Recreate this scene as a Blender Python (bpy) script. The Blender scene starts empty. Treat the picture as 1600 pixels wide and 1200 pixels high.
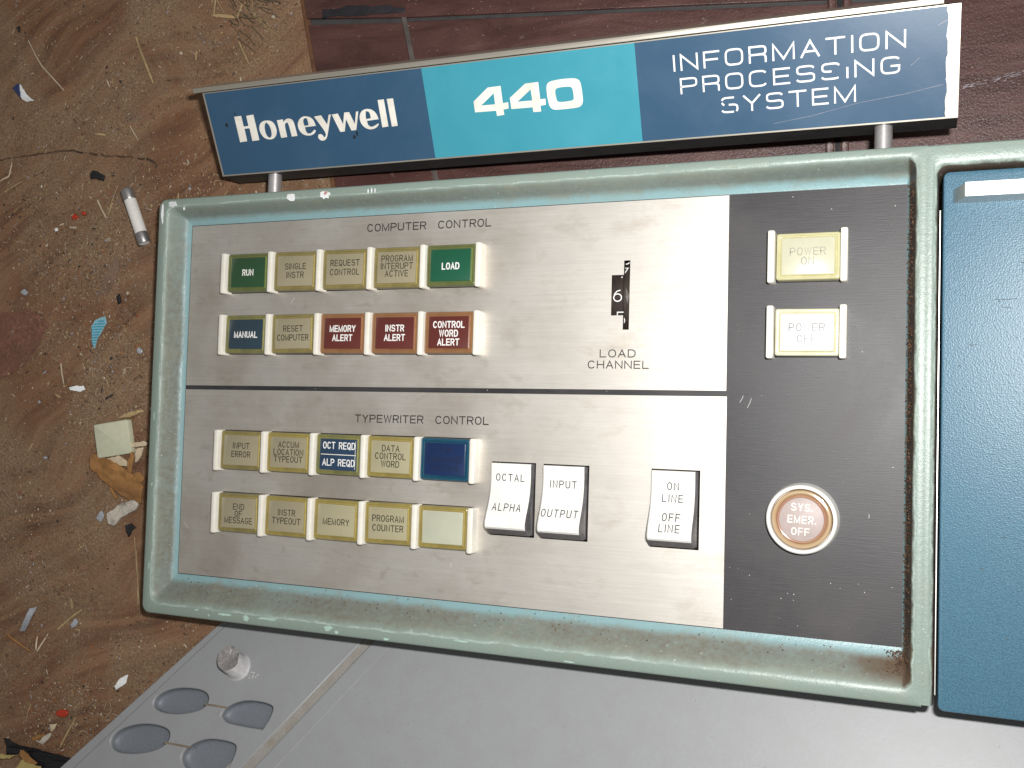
import bpy, bmesh, math, random
from mathutils import Vector, Matrix, noise
random.seed(7)
S = 0.001                       # everything below is written in millimetres
sc = bpy.context.scene

# ------------------------------------------------------------------ camera
cam = bpy.data.cameras.new('camera'); cam.sensor_width = 36.0; cam.lens = 1552.7/1600*36
cam.clip_start = 0.01; cam.clip_end = 50
camo = bpy.data.objects.new('camera', cam); sc.collection.objects.link(camo)
CAM = Vector((329.3, 76.89, 393.08))
CR = Matrix.Rotation(0.031, 4, 'Z') @ Matrix.Rotation(0.3791, 4, 'Y') @ Matrix.Rotation(0.0521, 4, 'X')
camo.matrix_world = Matrix.Translation(CAM*S) @ CR
sc.camera = camo

# ------------------------------------------------------------------ light: dim room + the camera's own flash
w = bpy.data.worlds.new('World'); sc.world = w; w.use_nodes = True
wn = w.node_tree; bg = wn.nodes['Background']; bg.inputs['Strength'].default_value = 0.27
tc = wn.nodes.new('ShaderNodeTexCoord'); sep = wn.nodes.new('ShaderNodeSeparateXYZ'); cr = wn.nodes.new('ShaderNodeValToRGB')
cr.color_ramp.elements[0].position = 0.35; cr.color_ramp.elements[0].color = (0.42, 0.40, 0.37, 1)
cr.color_ramp.elements[1].position = 0.95; cr.color_ramp.elements[1].color = (0.75, 0.74, 0.72, 1)
mp_ = wn.nodes.new('ShaderNodeMapRange'); mp_.inputs[1].default_value = -1; mp_.inputs[2].default_value = 1
wn.links.new(tc.outputs['Generated'], sep.inputs[0]); wn.links.new(sep.outputs['Z'], mp_.inputs[0])
wn.links.new(mp_.outputs[0], cr.inputs[0]); wn.links.new(cr.outputs[0], bg.inputs['Color'])
fl_ = bpy.data.lights.new('flash', 'AREA'); fl_.shape = 'RECTANGLE'; fl_.size = 0.022; fl_.size_y = 0.012
fl_.energy = 2.7; fl_.color = (1.0, 0.985, 0.965)
flo = bpy.data.objects.new('flash', fl_); sc.collection.objects.link(flo)
flo.matrix_world = Matrix.Translation((CAM + CR.to_3x3() @ Vector((30, 38, 4)))*S) @ CR
sc.view_settings.view_transform = 'Standard'; sc.view_settings.look = 'None'
sc.view_settings.exposure = 0.0; sc.view_settings.gamma = 1.0
sc.render.engine = 'CYCLES'

# ------------------------------------------------------------------ materials
MATS = {}
class NT:
    def __init__(s, name):
        s.m = bpy.data.materials.new(name); s.m.use_nodes = True; s.t = s.m.node_tree
        s.b = s.t.nodes['Principled BSDF']; s.tc = s.t.nodes.new('ShaderNodeTexCoord')
        MATS[name] = s.m
    def n(s, typ, **kw):
        x = s.t.nodes.new(typ)
        for k, v in kw.items():
            if k in x.inputs: x.inputs[k].default_value = v
            else: setattr(x, k, v)
        return x
    def l(s, a, b): s.t.links.new(a, b)
    def vec(s, scale=(1, 1, 1), rot=(0, 0, 0), loc=(0, 0, 0)):
        m = s.n('ShaderNodeMapping'); m.inputs['Scale'].default_value = scale
        m.inputs['Rotation'].default_value = rot; m.inputs['Location'].default_value = loc
        s.l(s.tc.outputs['Object'], m.inputs['Vector']); return m.outputs[0]
    def noise(s, v, scale, detail=4, rough=.6, dist=0.0):
        x = s.n('ShaderNodeTexNoise', Scale=scale, Detail=detail, Roughness=rough, Distortion=dist)
        s.l(v, x.inputs['Vector']); return x.outputs['Fac']
    def ramp(s, fac, stops):
        r = s.n('ShaderNodeValToRGB'); e = r.color_ramp.elements
        while len(e) < len(stops): e.new(0.5)
        for i, (p, c) in enumerate(stops):
            e[i].position = p; e[i].color = (*c, 1) if isinstance(c, tuple) else (c, c, c, 1)
        s.l(fac, r.inputs[0]); return r.outputs[0]
    def mix(s, fac, a, b, mode='MIX'):
        x = s.n('ShaderNodeMix', data_type='RGBA', blend_type=mode)
        for i, v in ((0, fac), (6, a), (7, b)):
            if hasattr(v, 'links'): s.l(v, x.inputs[i])
            elif i == 0: x.inputs[0].default_value = v
            else: x.inputs[i].default_value = (*v, 1)
        return x.outputs[2]
    def math(s, op, a, b=0.0):
        x = s.n('ShaderNodeMath', operation=op)
        for i, v in ((0, a), (1, b)):
            if hasattr(v, 'links'): s.l(v, x.inputs[i])
            else: x.inputs[i].default_value = v
        return x.outputs[0]
    def bump(s, h, strength=.3, dist=.0003):
        x = s.n('ShaderNodeBump', Strength=strength, Distance=dist); s.l(h, x.inputs['Height'])
        s.l(x.outputs[0], s.b.inputs['Normal']); return x
    def set(s, **kw):
        for k, v in kw.items():
            k = k.replace('_', ' ')
            if hasattr(v, 'links'): s.l(v, s.b.inputs[k])
            elif isinstance(v, tuple): s.b.inputs[k].default_value = (*v, 1)
            else: s.b.inputs[k].default_value = v
        return s

def simple(name, col, rough=.5, metal=0., var=.12, scale=900, bump=.1, coat=0., dark=None, spec=.5):
    m = NT(name); v = m.vec()
    f = m.noise(v, scale); g = m.noise(v, scale*.12, 3)
    c2 = dark or tuple(x*(1-var*2.2) for x in col)
    col1 = m.ramp(f, [(.3, tuple(x*(1-var) for x in col)), (.7, tuple(min(1, x*(1+var)) for x in col))])
    m.set(Base_Color=m.mix(m.ramp(g, [(.45, 0.), (.75, 1.)]), col1, c2), Roughness=rough, Metallic=metal, Coat_Weight=coat, Coat_Roughness=.12)
    m.b.inputs['Specular IOR Level'].default_value = spec
    if bump: m.bump(f, bump, .0003)
    return m.m

# brushed aluminium sheet
def brushed(name, base=(.71, .675, .62), metal=.80, rough=.485, stain=True):
    m = NT(name)
    v = m.vec((60, 2600, 400)); f = m.noise(v, 1, 6, .75)
    v2 = m.vec((14, 700, 100)); f2 = m.noise(v2, 1, 4, .7)
    sm = m.math('ADD', m.math('MULTIPLY', f, .6), m.math('MULTIPLY', f2, .4))
    c = m.ramp(sm, [(.28, tuple(x*.86 for x in base)), (.72, tuple(min(1, x*1.12) for x in base))])
    if stain:
        st = m.noise(m.vec((.55, 1, 1)), 60, 6, .68, .3)
        c = m.mix(m.ramp(st, [(.54, 0.), (.74, .42)]), c, (.34, .28, .21))
        st2 = m.noise(m.vec(loc=(.3, .1, 0)), 22, 4, .6)
        gxx = m.n('ShaderNodeSeparateXYZ'); m.l(m.tc.outputs['Object'], gxx.inputs[0])
        near = m.ramp(m.math('MULTIPLY', gxx.outputs['X'], 4.), [(.60, 1.), (.85, .25)])
        c = m.mix(m.math('MULTIPLY', m.ramp(st2, [(.40, 0.), (.70, .50)]), near), c, (.38, .31, .245))
        st3 = m.noise(m.vec((1, 1.6, 1), loc=(.6, .2, 0)), 95, 5, .65, .5)
        c = m.mix(m.math('MULTIPLY', m.ramp(st3, [(.58, 0.), (.76, .32)]), near), c, (.26, .20, .13))
        sp = m.noise(m.vec(), 1500, 2, .5)
        c = m.mix(m.ramp(sp, [(.70, 0.), (.76, .5)]), c, (.75, .72, .66))
        m.set(Base_Color=c, Roughness=m.ramp(st, [(.4, rough), (.8, rough*1.12)]))
    else: m.set(Base_Color=c, Roughness=rough)
    m.set(Metallic=metal)
    m.bump(sm, .12, .0002)
    return m.m
ALU = brushed('brushed_aluminium')
ALU2 = brushed('bar_aluminium', (.66, .65, .62), .85, .42, False)
TRIM = brushed('satin_trim', (.60, .56, .48), .75, .36, False)

# black anodised panel, scuffed
m = NT('black_panel_paint')
v = m.vec((90, 2200, 400)); f = m.noise(v, 1, 5, .7); g = m.noise(m.vec(), 18, 5, .62, .5); sp = m.noise(m.vec(), 1400, 2, .5)
c = m.ramp(f, [(.3, (.017, .016, .018)), (.7, (.034, .032, .035))])
c = m.mix(m.ramp(g, [(.42, 0.), (.72, .75)]), c, (.060, .055, .055))
c = m.mix(m.ramp(sp, [(.735, 0.), (.77, .5)]), c, (.35, .32, .28))
m.set(Base_Color=c, Roughness=m.ramp(g, [(.3, .42), (.7, .52)])); m.b.inputs['Specular IOR Level'].default_value = .48
m.bump(f, .25, .0002); BLACK = m.m

# worn pale green paint of the cast frame; attribute band: 0 at the panel, 1 on the rim
m = NT('frame_paint')
at = m.n('ShaderNodeAttribute', attribute_name='band'); band = at.outputs['Fac']
f = m.noise(m.vec(), 420, 6, .7); g = m.noise(m.vec(), 60, 6, .68, .8); h = m.noise(m.vec(), 1500, 3, .6)
wob = m.math('ADD', band, m.math('MULTIPLY', m.math('SUBTRACT', g, .5), .32))
paint = m.ramp(wob, [(.26, (.23, .375, .395)), (.46, (.23, .33, .32)), (.80, (.26, .34, .30)), (1.0, (.29, .375, .335)), (1.4, (.245, .32, .28))])
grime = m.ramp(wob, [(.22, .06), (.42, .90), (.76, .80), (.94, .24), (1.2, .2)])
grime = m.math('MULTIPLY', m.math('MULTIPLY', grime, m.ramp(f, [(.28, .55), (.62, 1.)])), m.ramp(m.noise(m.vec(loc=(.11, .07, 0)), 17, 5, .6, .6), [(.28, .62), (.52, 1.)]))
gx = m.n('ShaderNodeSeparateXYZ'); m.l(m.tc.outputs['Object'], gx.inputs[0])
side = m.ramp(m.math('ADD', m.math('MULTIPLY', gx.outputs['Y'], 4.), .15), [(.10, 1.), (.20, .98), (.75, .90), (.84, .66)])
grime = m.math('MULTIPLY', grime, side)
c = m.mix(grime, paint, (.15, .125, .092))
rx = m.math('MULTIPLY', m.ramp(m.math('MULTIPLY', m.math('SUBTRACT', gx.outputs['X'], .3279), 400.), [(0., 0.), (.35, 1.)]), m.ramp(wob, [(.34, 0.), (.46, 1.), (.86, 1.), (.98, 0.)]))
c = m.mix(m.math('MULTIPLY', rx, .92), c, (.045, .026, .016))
dx = m.math('MULTIPLY', m.math('SUBTRACT', gx.outputs['X'], .330), 38.); dy = m.math('MULTIPLY', m.math('ADD', gx.outputs['Y'], .004), 90.)
dd = m.math('ADD', m.math('MULTIPLY', dx, dx), m.math('MULTIPLY', dy, dy))
c = m.mix(m.math('MULTIPLY', m.ramp(m.math('ADD', dd, m.math('MULTIPLY', g, .6)), [(.3, 1.), (1.3, 0.)]), m.ramp(wob, [(.30, 0.), (.45, 1.), (.86, 1.), (.98, 0.)])), c, (.105, .065, .038))
c = m.mix(m.ramp(g, [(.52, 0.), (.78, .42)]), c, (.28, .27, .20))
c = m.mix(m.ramp(h, [(.27, .8), (.34, 0.)]), c, (.05, .05, .045))
worn = m.math('MULTIPLY', m.ramp(wob, [(.90, 0.), (.97, 1.), (1.04, 0.)]), m.ramp(m.noise(m.vec(loc=(.3, .3, 0)), 130, 5, .7), [(.42, 0.), (.6, .8)]))
c = m.mix(worn, c, (.45, .54, .48))
c = m.mix(m.ramp(m.noise(m.vec(loc=(.2, 0, 0)), 700, 2, .5), [(.72, 0.), (.76, .8)]), c, (.48, .54, .48))
m.set(Base_Color=c, Roughness=m.ramp(grime, [(.2, .34), (.7, .75)])); m.bump(m.math('ADD', f, m.math('MULTIPLY', h, .5)), .35, .0004)
FRAME = m.m

# blue hammered paint of the door
m = NT('door_paint')
vo = m.n('ShaderNodeTexVoronoi', Scale=1700.0); m.l(m.vec(), vo.inputs['Vector'])
f = m.noise(m.vec(), 1900, 3, .7); g = m.noise(m.vec(), 30, 4, .6)
c = m.ramp(f, [(.3, (.028, .092, .145)), (.75, (.088, .205, .285))])
c = m.mix(m.ramp(g, [(.5, 0.), (.8, .6)]), c, (.04, .14, .21))
c = m.mix(m.ramp(m.noise(m.vec(), 160, 5, .7, 1), [(.26, .8), (.31, 0.)]), c, (.02, .05, .07))
m.set(Base_Color=c, Roughness=.42); m.b.inputs['Specular IOR Level'].default_value = .7
m.bump(m.math('ADD', f, vo.outputs['Distance']), .26, .00025); DOOR = m.m

# floor: old grained board under dust
m = NT('floor_boards')
wv = m.noise(m.vec((6, 6, 1)), 1, 3, .6)
vm = m.n('ShaderNodeVectorMath', operation='ADD'); cm = m.n('ShaderNodeCombineXYZ')
m.l(m.math('MULTIPLY', wv, .05), cm.inputs[0]); m.l(m.math('MULTIPLY', m.noise(m.vec((5, 9, 1), loc=(3, 1, 0)), 1, 2, .5), .12), cm.inputs[1])
m.l(m.vec(rot=(0, 0, math.radians(-30))), vm.inputs[0]); m.l(cm.outputs[0], vm.inputs[1])
mg = m.n('ShaderNodeMapping'); mg.inputs['Scale'].default_value = (7, 120, 1); m.l(vm.outputs[0], mg.inputs['Vector'])
grain = m.noise(mg.outputs[0], 1, 7, .66)
dust = m.noise(m.vec(loc=(.05, .2, 0)), 14, 6, .65, .6); fine = m.noise(m.vec(), 800, 4, .75)
c = m.ramp(grain, [(.28, (.07, .033, .020)), (.45, (.165, .078, .042)), (.60, (.24, .128, .070)), (.80, (.31, .18, .10))])
c = m.mix(m.ramp(dust, [(.40, .08), (.62, .82)]), c, m.ramp(fine, [(.28, (.12, .076, .045)), (.5, (.24, .158, .095)), (.75, (.42, .32, .21))]))
c = m.mix(m.ramp(m.noise(m.vec(), 35, 4, .6, 1), [(.62, 0.), (.78, .5)]), c, (.20, .075, .03))
c = m.mix(m.ramp(m.noise(m.vec(loc=(.7, 0, 0)), 27, 4, .6, 1), [(.66, 0.), (.8, .5)]), c, (.12, .12, .115))
m.set(Base_Color=c, Roughness=.8); m.b.inputs['Specular IOR Level'].default_value = .3
m.bump(m.math('ADD', fine, m.math('MULTIPLY', grain, 1.5)), .55, .0009); FLOOR = m.m

# oxblood painted board behind the nameplate
m = NT('oxblood_paint')
f = m.noise(m.vec(), 1000, 4, .75, .4); g = m.noise(m.vec((1, 5, 1), rot=(0, 0, -.15)), 22, 6, .65, .8); sp = m.noise(m.vec(), 95, 5, .7)
c = m.ramp(g, [(.3, (.042, .016, .013)), (.62, (.088, .035, .029)), (.8, (.135, .075, .055))])
c = m.mix(m.ramp(sp, [(.64, 0.), (.74, .65)]), c, (.26, .21, .17))
c = m.mix(m.ramp(m.noise(m.vec(loc=(.4, .3, 0)), 1000, 2, .5), [(.72, 0.), (.76, .7)]), c, (.4, .35, .3))
m.set(Base_Color=c, Roughness=m.ramp(g, [(.3, .27), (.8, .5)])); m.b.inputs['Specular IOR Level'].default_value = .65
m.bump(f, .40, .00055); OXB = m.m

def printed(name, col):
    m = NT(name); g = m.noise(m.vec(), 30, 5, .6, .5); f = m.noise(m.vec(), 900, 3, .6)
    c = m.mix(m.ramp(g, [(.45, 0.), (.75, .28)]), col, tuple(min(1, x*1.25+.03) for x in col))
    c = m.mix(m.ramp(m.noise(m.vec(loc=(.1, .4, 0)), 230, 3, .6), [(.73, 0.), (.78, .55)]), c, tuple(x*.55 for x in col))
    m.set(Base_Color=c, Roughness=m.ramp(g, [(.3, .30), (.7, .40)])); m.bump(f, .05, .0002); return m.m
NAVY = printed('navy_print', (.030, .082, .150)); TEAL = printed('teal_print', (.045, .285, .365))
GREY = simple('grey_plastic', (.285, .292, .30), .45, var=.03, scale=700, bump=.10, dark=(.272, .276, .28))
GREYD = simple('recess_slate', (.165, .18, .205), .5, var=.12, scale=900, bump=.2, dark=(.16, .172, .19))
DUST = simple('packed_dust', (.29, .275, .25), .9, var=.16, scale=1200, bump=.7, dark=(.25, .225, .19))
SHELL = simple('dark_casing', (.05, .048, .048), .45, var=.15)
VOID = simple('inner_black', (.006, .006, .007), .7, var=.1)
IVORY = simple('ivory_plastic', (.76, .735, .66), .38, var=.04, scale=1500, bump=.06, dark=(.72, .67, .57))
WHITE = simple('white_plastic', (.80, .79, .76), .24, var=.02, scale=600, bump=.02, coat=.4, dark=(.74, .72, .66))
RSIDE = simple('rocker_side_grey', (.10, .095, .10), .4, var=.2, scale=700, bump=.1)
INKW = simple('white_ink', (.84, .83, .80), .45, var=.04, scale=1500, bump=.0)
INKC = simple('cream_ink', (.82, .79, .71), .45, var=.05, scale=900, bump=.0, dark=(.66, .62, .53))
INKB = simple('black_ink', (.028, .026, .026), .5, var=.2, bump=0)
INKD = simple('faded_ink', (.050, .042, .027), .5, var=.3, bump=0)
INKG = simple('pale_grey_ink', (.30, .29, .235), .5, var=.2, bump=0)
INKL = simple('soft_grey_ink', (.16, .155, .17), .5, var=.2, bump=0)
INKBL = simple('blue_black_ink', (.006, .012, .04), .5, var=.1, bump=0)
STEEL = simple('dull_steel', (.42, .41, .41), .36, .85, var=.15, scale=500, bump=.15)
PIN = simple('post_metal', (.62, .60, .60), .36, .7, var=.08, scale=600, bump=.1)
CERAM = simple('fuse_ceramic', (.74, .72, .68), .5, var=.06, scale=700, bump=.1)
CAPW = simple('ivory_cap_plastic', (.55, .55, .40), .4, var=.07, scale=300, bump=.1)
BARK = simple('dry_brown_leaf', (.30, .145, .045), .7, var=.25, scale=260, bump=.5, dark=(.15, .065, .025))
STRAW = simple('dry_straw', (.42, .30, .15), .7, var=.25, scale=400, bump=.3)
STRAWW = simple('bleached_straw', (.55, .45, .31), .7, var=.2, scale=400, bump=.3)
FELT = simple('white_felt', (.50, .45, .38), .95, var=.3, scale=1400, bump=1.)
PAPER = simple('pale_blue_paper', (.25, .48, .55), .6, var=.1)
GLASSY = simple('clear_flake', (.36, .38, .42), .12, var=.25, scale=250, bump=.3, coat=.6)
REDP = simple('red_plastic', (.42, .035, .012), .4, var=.15)
BLK = simple('black_crumb', (.012, .012, .013), .6, var=.3, bump=.5)
PLEAF = simple('flat_red_brown_leaf', (.18, .078, .050), .8, var=.35, scale=420, bump=.7, dark=(.13, .065, .042))
PLEAFB = simple('pale_brown_leaf', (.20, .125, .085), .75, var=.15, scale=500, bump=.3)
FILM = simple('black_film', (.010, .009, .012), .3, var=.3, scale=60, bump=.2)
CARD = simple('yellow_card', (.42, .33, .12), .6, var=.2, scale=120, bump=.2, dark=(.30, .17, .05))
CHIPP = simple('bare_white_chip', (.84, .86, .86), .6, var=.1)
WHEEL = simple('thumbwheel_brown', (.045, .033, .028), .35, var=.2)
PINK = simple('emergency_disc', (.40, .33, .31), .5, var=.06, scale=900, bump=.03)

def plastic(name, col, edge):      # tinted cap: thin film over a legend, ochre at its edge
    m = NT(name); g = m.noise(m.vec(), 160, 4, .6); f = m.noise(m.vec(), 900, 3, .6)
    c = m.mix(m.ramp(g, [(.4, 0.), (.7, .6)]), col, edge); m.set(Base_Color=c, Roughness=.16, Coat_Weight=.6, Coat_Roughness=.08)
    m.set(Subsurface_Weight=.0); m.bump(f, .06, .0003); return m.m
def legend(name, col, rough=.3):
    m = NT(name); g = m.noise(m.vec(), 120, 4, .6, .4); f = m.noise(m.vec(), 1500, 3, .6)
    c = m.mix(m.ramp(g, [(.35, 0.), (.75, .5)]), col, tuple(x*.84 for x in col))
    c = m.mix(m.ramp(f, [(.68, 0.), (.75, .25)]), c, tuple(min(1, x*1.3+.05) for x in col))
    m.set(Base_Color=c, Roughness=rough, Coat_Weight=.35 if name not in ('milky_legend', 'lemon_legend') else 0., Coat_Roughness=.1); return m.m
RIM = {
 'amber': plastic('amber_cap', (.235, .195, .075), (.15, .12, .045)),
 'ambery': plastic('bright_amber_cap', (.30, .24, .07), (.20, .155, .05)),
 'green': plastic('green_amber_cap', (.13, .14, .05), (.08, .10, .035)),
 'red': plastic('red_amber_cap', (.26, .13, .06), (.20, .10, .035)),
 'navy': plastic('navy_amber_cap', (.20, .19, .06), (.09, .10, .06)),
 'blue': plastic('blue_cap', (.010, .075, .12), (.008, .05, .10)),
 'pale': plastic('pale_lemon_cap', (.52, .50, .30), (.45, .42, .22)),
 'pale2': plastic('pale_white_cap', (.60, .59, .45), (.50, .48, .32))}
EDGE = {'amber': plastic('amber_edge_glow', (.46, .37, .13), (.36, .28, .08)), 'green': plastic('green_edge_glow', (.20, .26, .07), (.12, .20, .05)), 'red': plastic('red_edge_glow', (.42, .20, .10), (.30, .12, .06)),  # brighter risers (not blue): refracted edge glow painted into the yellower plastic's colour
 'navy': plastic('navy_edge_glow', (.36, .34, .14), (.2, .22, .12)), 'blue': plastic('blue_edge', (.012, .05, .10), (.01, .03, .08)), 'pale': plastic('pale_edge_glow', (.62, .58, .30), (.5, .46, .2))}
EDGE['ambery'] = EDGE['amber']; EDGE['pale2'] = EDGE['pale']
LEG = {
 'tan': legend('tan_legend', (.32, .28, .185)), 'tany': legend('sand_legend', (.39, .355, .225)),
 'green': legend('dark_green_legend', (.022, .070, .028)), 'green2': legend('emerald_legend', (.010, .095, .048)),
 'red': legend('maroon_legend', (.115, .024, .019)), 'navy': legend('slate_blue_legend', (.024, .046, .065)), 'navy2': legend('navy_legend', (.020, .048, .095)),
 'blue': legend('royal_blue_legend', (.006, .022, .085)), 'blank': legend('blank_cream_legend', (.47, .48, .37)),
 'pale': legend('lemon_legend', (.52, .51, .38)), 'white': legend('milky_legend', (.66, .65, .62), .36)}

# ------------------------------------------------------------------ builders
def make_mesh(name, V, F, mat, smooth=False):
    me = bpy.data.meshes.new(name); me.from_pydata([(v[0]*S, v[1]*S, v[2]*S) for v in V], [], F)
    if mat: me.materials.append(mat)
    if smooth:
        me.polygons.foreach_set('use_smooth', [True]*len(me.polygons))
        me.set_sharp_from_angle(angle=math.radians(smooth if smooth is not True else 40))
    me.update(); return me
WM = {}
def put(name, me, parent=None, M=None, label=None, cat=None, group=None, kind=None):
    """link one object; M is its world matrix with translation in mm"""
    M = M.copy() if M is not None else Matrix.Identity(4)
    o = bpy.data.objects.new(name, me); sc.collection.objects.link(o)
    WM[o] = M
    L = M.copy()
    if parent is not None:
        o.parent = parent; L = WM[parent].inverted() @ M
    L.translation *= S; o.matrix_local = L
    for k, v in (('label', label), ('category', cat), ('group', group), ('kind', kind)):
        if v: o[k] = v
    return o
def T(x, y, z=0.): return Matrix.Translation((x, y, z))

def rrect(x0, x1, y0, y1, r, n=5, z=0.):
    """rounded rectangle, counter-clockwise; r = radius or (BL,BR,TR,TL)"""
    if not isinstance(r, (list, tuple)): r = (r,)*4
    P = []
    for (cx, cy, sx, sy, a0, rr) in ((x0, y0, 1, 1, 180, r[0]), (x1, y0, -1, 1, 270, r[1]), (x1, y1, -1, -1, 0, r[2]), (x0, y1, 1, -1, 90, r[3])):
        for k in range(n+1):
            a = math.radians(a0+90*k/n)
            P.append((cx+sx*rr+rr*math.cos(a), cy+sy*rr+rr*math.sin(a), z))
    return P
def loft(rings, close=True, cap_top=False, cap_bot=False):
    V = [p for r in rings for p in r]; n = len(rings[0]); F = []
    for i in range(len(rings)-1):
        for j in range(n if close else n-1):
            k = (j+1) % n
            F.append((i*n+j, i*n+k, (i+1)*n+k, (i+1)*n+j))
    if cap_bot: F.append(tuple(range(n-1, -1, -1)))
    if cap_top: F.append(tuple((len(rings)-1)*n+j for j in range(n)))
    return V, F
def lathe(prof, n=40):
    V, F = loft([[(r*math.cos(2*math.pi*k/n), r*math.sin(2*math.pi*k/n), z) for k in range(n)] for r, z in prof])
    return V, F
def rbox(x0, x1, y0, y1, z0, z1, r=.8, b=.5, n=3):
    return loft([rrect(x0, x1, y0, y1, r, n, z0), rrect(x0, x1, y0, y1, r, n, z1-b),
                 rrect(x0+b*.3, x1-b*.3, y0+b*.3, y1-b*.3, max(r-b*.3, .05), n, z1-b*.3), rrect(x0+b, x1-b, y0+b, y1-b, max(r-b, .05), n, z1)], cap_top=True, cap_bot=True)
def plate(name, outlines, z0, z1, mat, bevel=0.):
    """flat sheet with holes (2D curve fill), top at z1"""
    cu = bpy.data.curves.new(name, 'CURVE'); cu.dimensions = '2D'; cu.fill_mode = 'BOTH'
    for P in outlines:
        s = cu.splines.new('POLY'); s.points.add(len(P)-1); s.use_cyclic_u = True
        for i, p in enumerate(P): s.points[i].co = (p[0]*S, p[1]*S, 0, 1)
    cu.extrude = (z1-z0)/2*S-bevel*S; cu.bevel_depth = bevel*S; cu.bevel_resolution = 1
    if bevel: cu.offset = -bevel*S
    o = bpy.data.objects.new(name, cu); sc.collection.objects.link(o)
    dg = bpy.context.evaluated_depsgraph_get(); me = bpy.data.meshes.new_from_object(o.evaluated_get(dg))
    bpy.data.objects.remove(o); bpy.data.curves.remove(cu)
    me.transform(Matrix.Translation((0, 0, (z0+z1)/2*S))); me.materials.clear(); me.materials.append(mat); me.name = name
    return me

# ------------------------------------------------------------------ stroke lettering
def arc(cx, cy, rx, ry, a0, a1, n=10, e=2.0):
    P = []
    for k in range(n+1):
        a = math.radians(a0+(a1-a0)*k/n); c, s = math.cos(a), math.sin(a)
        P.append((cx+rx*math.copysign(abs(c)**(2/e), c), cy+ry*math.copysign(abs(s)**(2/e), s)))
    return P
def glyph(ch, w, e):
    """strokes on a w x 1 box; e = squareness of the bowls"""
    m = w/2; n = 14
    if ch == 'A': return [[(0, 0), (m, 1), (w, 0)], [(w*.17, .33), (w*.83, .33)]], w
    if ch == 'C': return [arc(m, .5, m, .5, 42, 318, 22, e)], w
    if ch == 'D': return [[(0, 0), (w*.45, 0)]+arc(w*.45, .5, w*.55, .5, -90, 90, n, e)[1:]+[(0, 1), (0, 0)]], w
    if ch == 'E': return [[(w*.9, 1), (0, 1), (0, 0), (w*.9, 0)], [(0, .5), (w*.82, .5)]], w*.9
    if ch == 'F': return [[(w*.9, 1), (0, 1), (0, 0)], [(0, .5), (w*.8, .5)]], w*.88
    if ch == 'G': return [arc(m, .5, m, .5, 45, 330, 22, e)+[(w*.97, .45), (w*.55, .45)]], w
    if ch == 'H': return [[(0, 0), (0, 1)], [(w, 0), (w, 1)], [(0, .5), (w, .5)]], w
    if ch == 'I': return [[(0, 0), (0, 1)]], 0.0
    if ch == 'L': return [[(0, 1), (0, 0), (w*.85, 0)]], w*.85
    if ch == 'M': return [[(0, 0), (0, 1), (w*.6, .03), (w*1.2, 1), (w*1.2, 0)]], w*1.2
    if ch == 'N': return [[(0, 0), (0, 1), (w, 0), (w, 1)]], w
    if ch == 'O': return [arc(m, .5, m, .5, 0, 360, 28, e)], w
    if ch == 'P': return [[(0, 0), (0, 1), (w*.5, 1)]+arc(w*.5, .73, w*.48, .27, 90, -90, n, e)[1:]+[(0, .46)]], w*.96
    if ch == 'Q': return [arc(m, .5, m, .5, 0, 360, 28, e), [(w*.58, .28), (w*.95, -.08)]], w
    if ch == 'R': return [[(0, 0), (0, 1), (w*.5, 1)]+arc(w*.5, .74, w*.46, .26, 90, -90, n, e)[1:]+[(0, .48)],
                          [(w*.55, .48), (w*.93, 0)] if e < 2.6 else [(w*.55, .48), (w*.85, .46), (w*.95, .32), (w*.95, 0)]], w*.96
    if ch in 'S$%':
        up = arc(m, .745, m*.95, .255, 25, 270, 16, e); lo = arc(m, .255, m, .255, 90, -155, 16, e)
        if ch == '%': return [up, lo[9:]], w                      # worn: lower right of the bowl gone
        if ch == '$': return [up[3:10], up[11:14], lo[:9], lo[11:]], w      # worn: broken in pieces
        return [up+lo[1:]], w
    if ch == 'T': return [[(0, 1), (w, 1)], [(m, 1), (m, 0)]], w
    if ch == 'U': return [[(0, 1)]+arc(m, .33, m, .33, 180, 360, 14, e)+[(w, 1)]], w
    if ch == 'V': return [[(0, 1), (m, 0), (w, 1)]], w
    if ch == 'W': return [[(0, 1), (w*.32, 0), (w*.65, 1), (w*.98, 0), (w*1.3, 1)]], w*1.3
    if ch == 'Y': return [[(0, 1), (m, .47), (w, 1)], [(m, .47), (m, 0)]], w
    if ch == '.': return [[(0, 0), (0, .14)]], 0.0
    if ch == '!': return [[(0, 0), (0, .22)], [(0, .3), (0, .42)], [(0, .5), (0, .62)]], 0.0
    if ch == '5': return [[(w*.85, 1), (w*.12, 1), (w*.06, .56)]+arc(w*.45, .33, w*.5, .33, 120, -150, 14, e)], w
    if ch == '6': return [arc(m, .33, m, .33, 0, 360, 22, e), [(w*.78, .98), (w*.4, .9), (w*.12, .66), (w*.01, .36)]], w
    if ch == '7': return [[(w*.05, 1), (w*.95, 1), (w*.3, 0)]], w
    return [], w*.55
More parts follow.
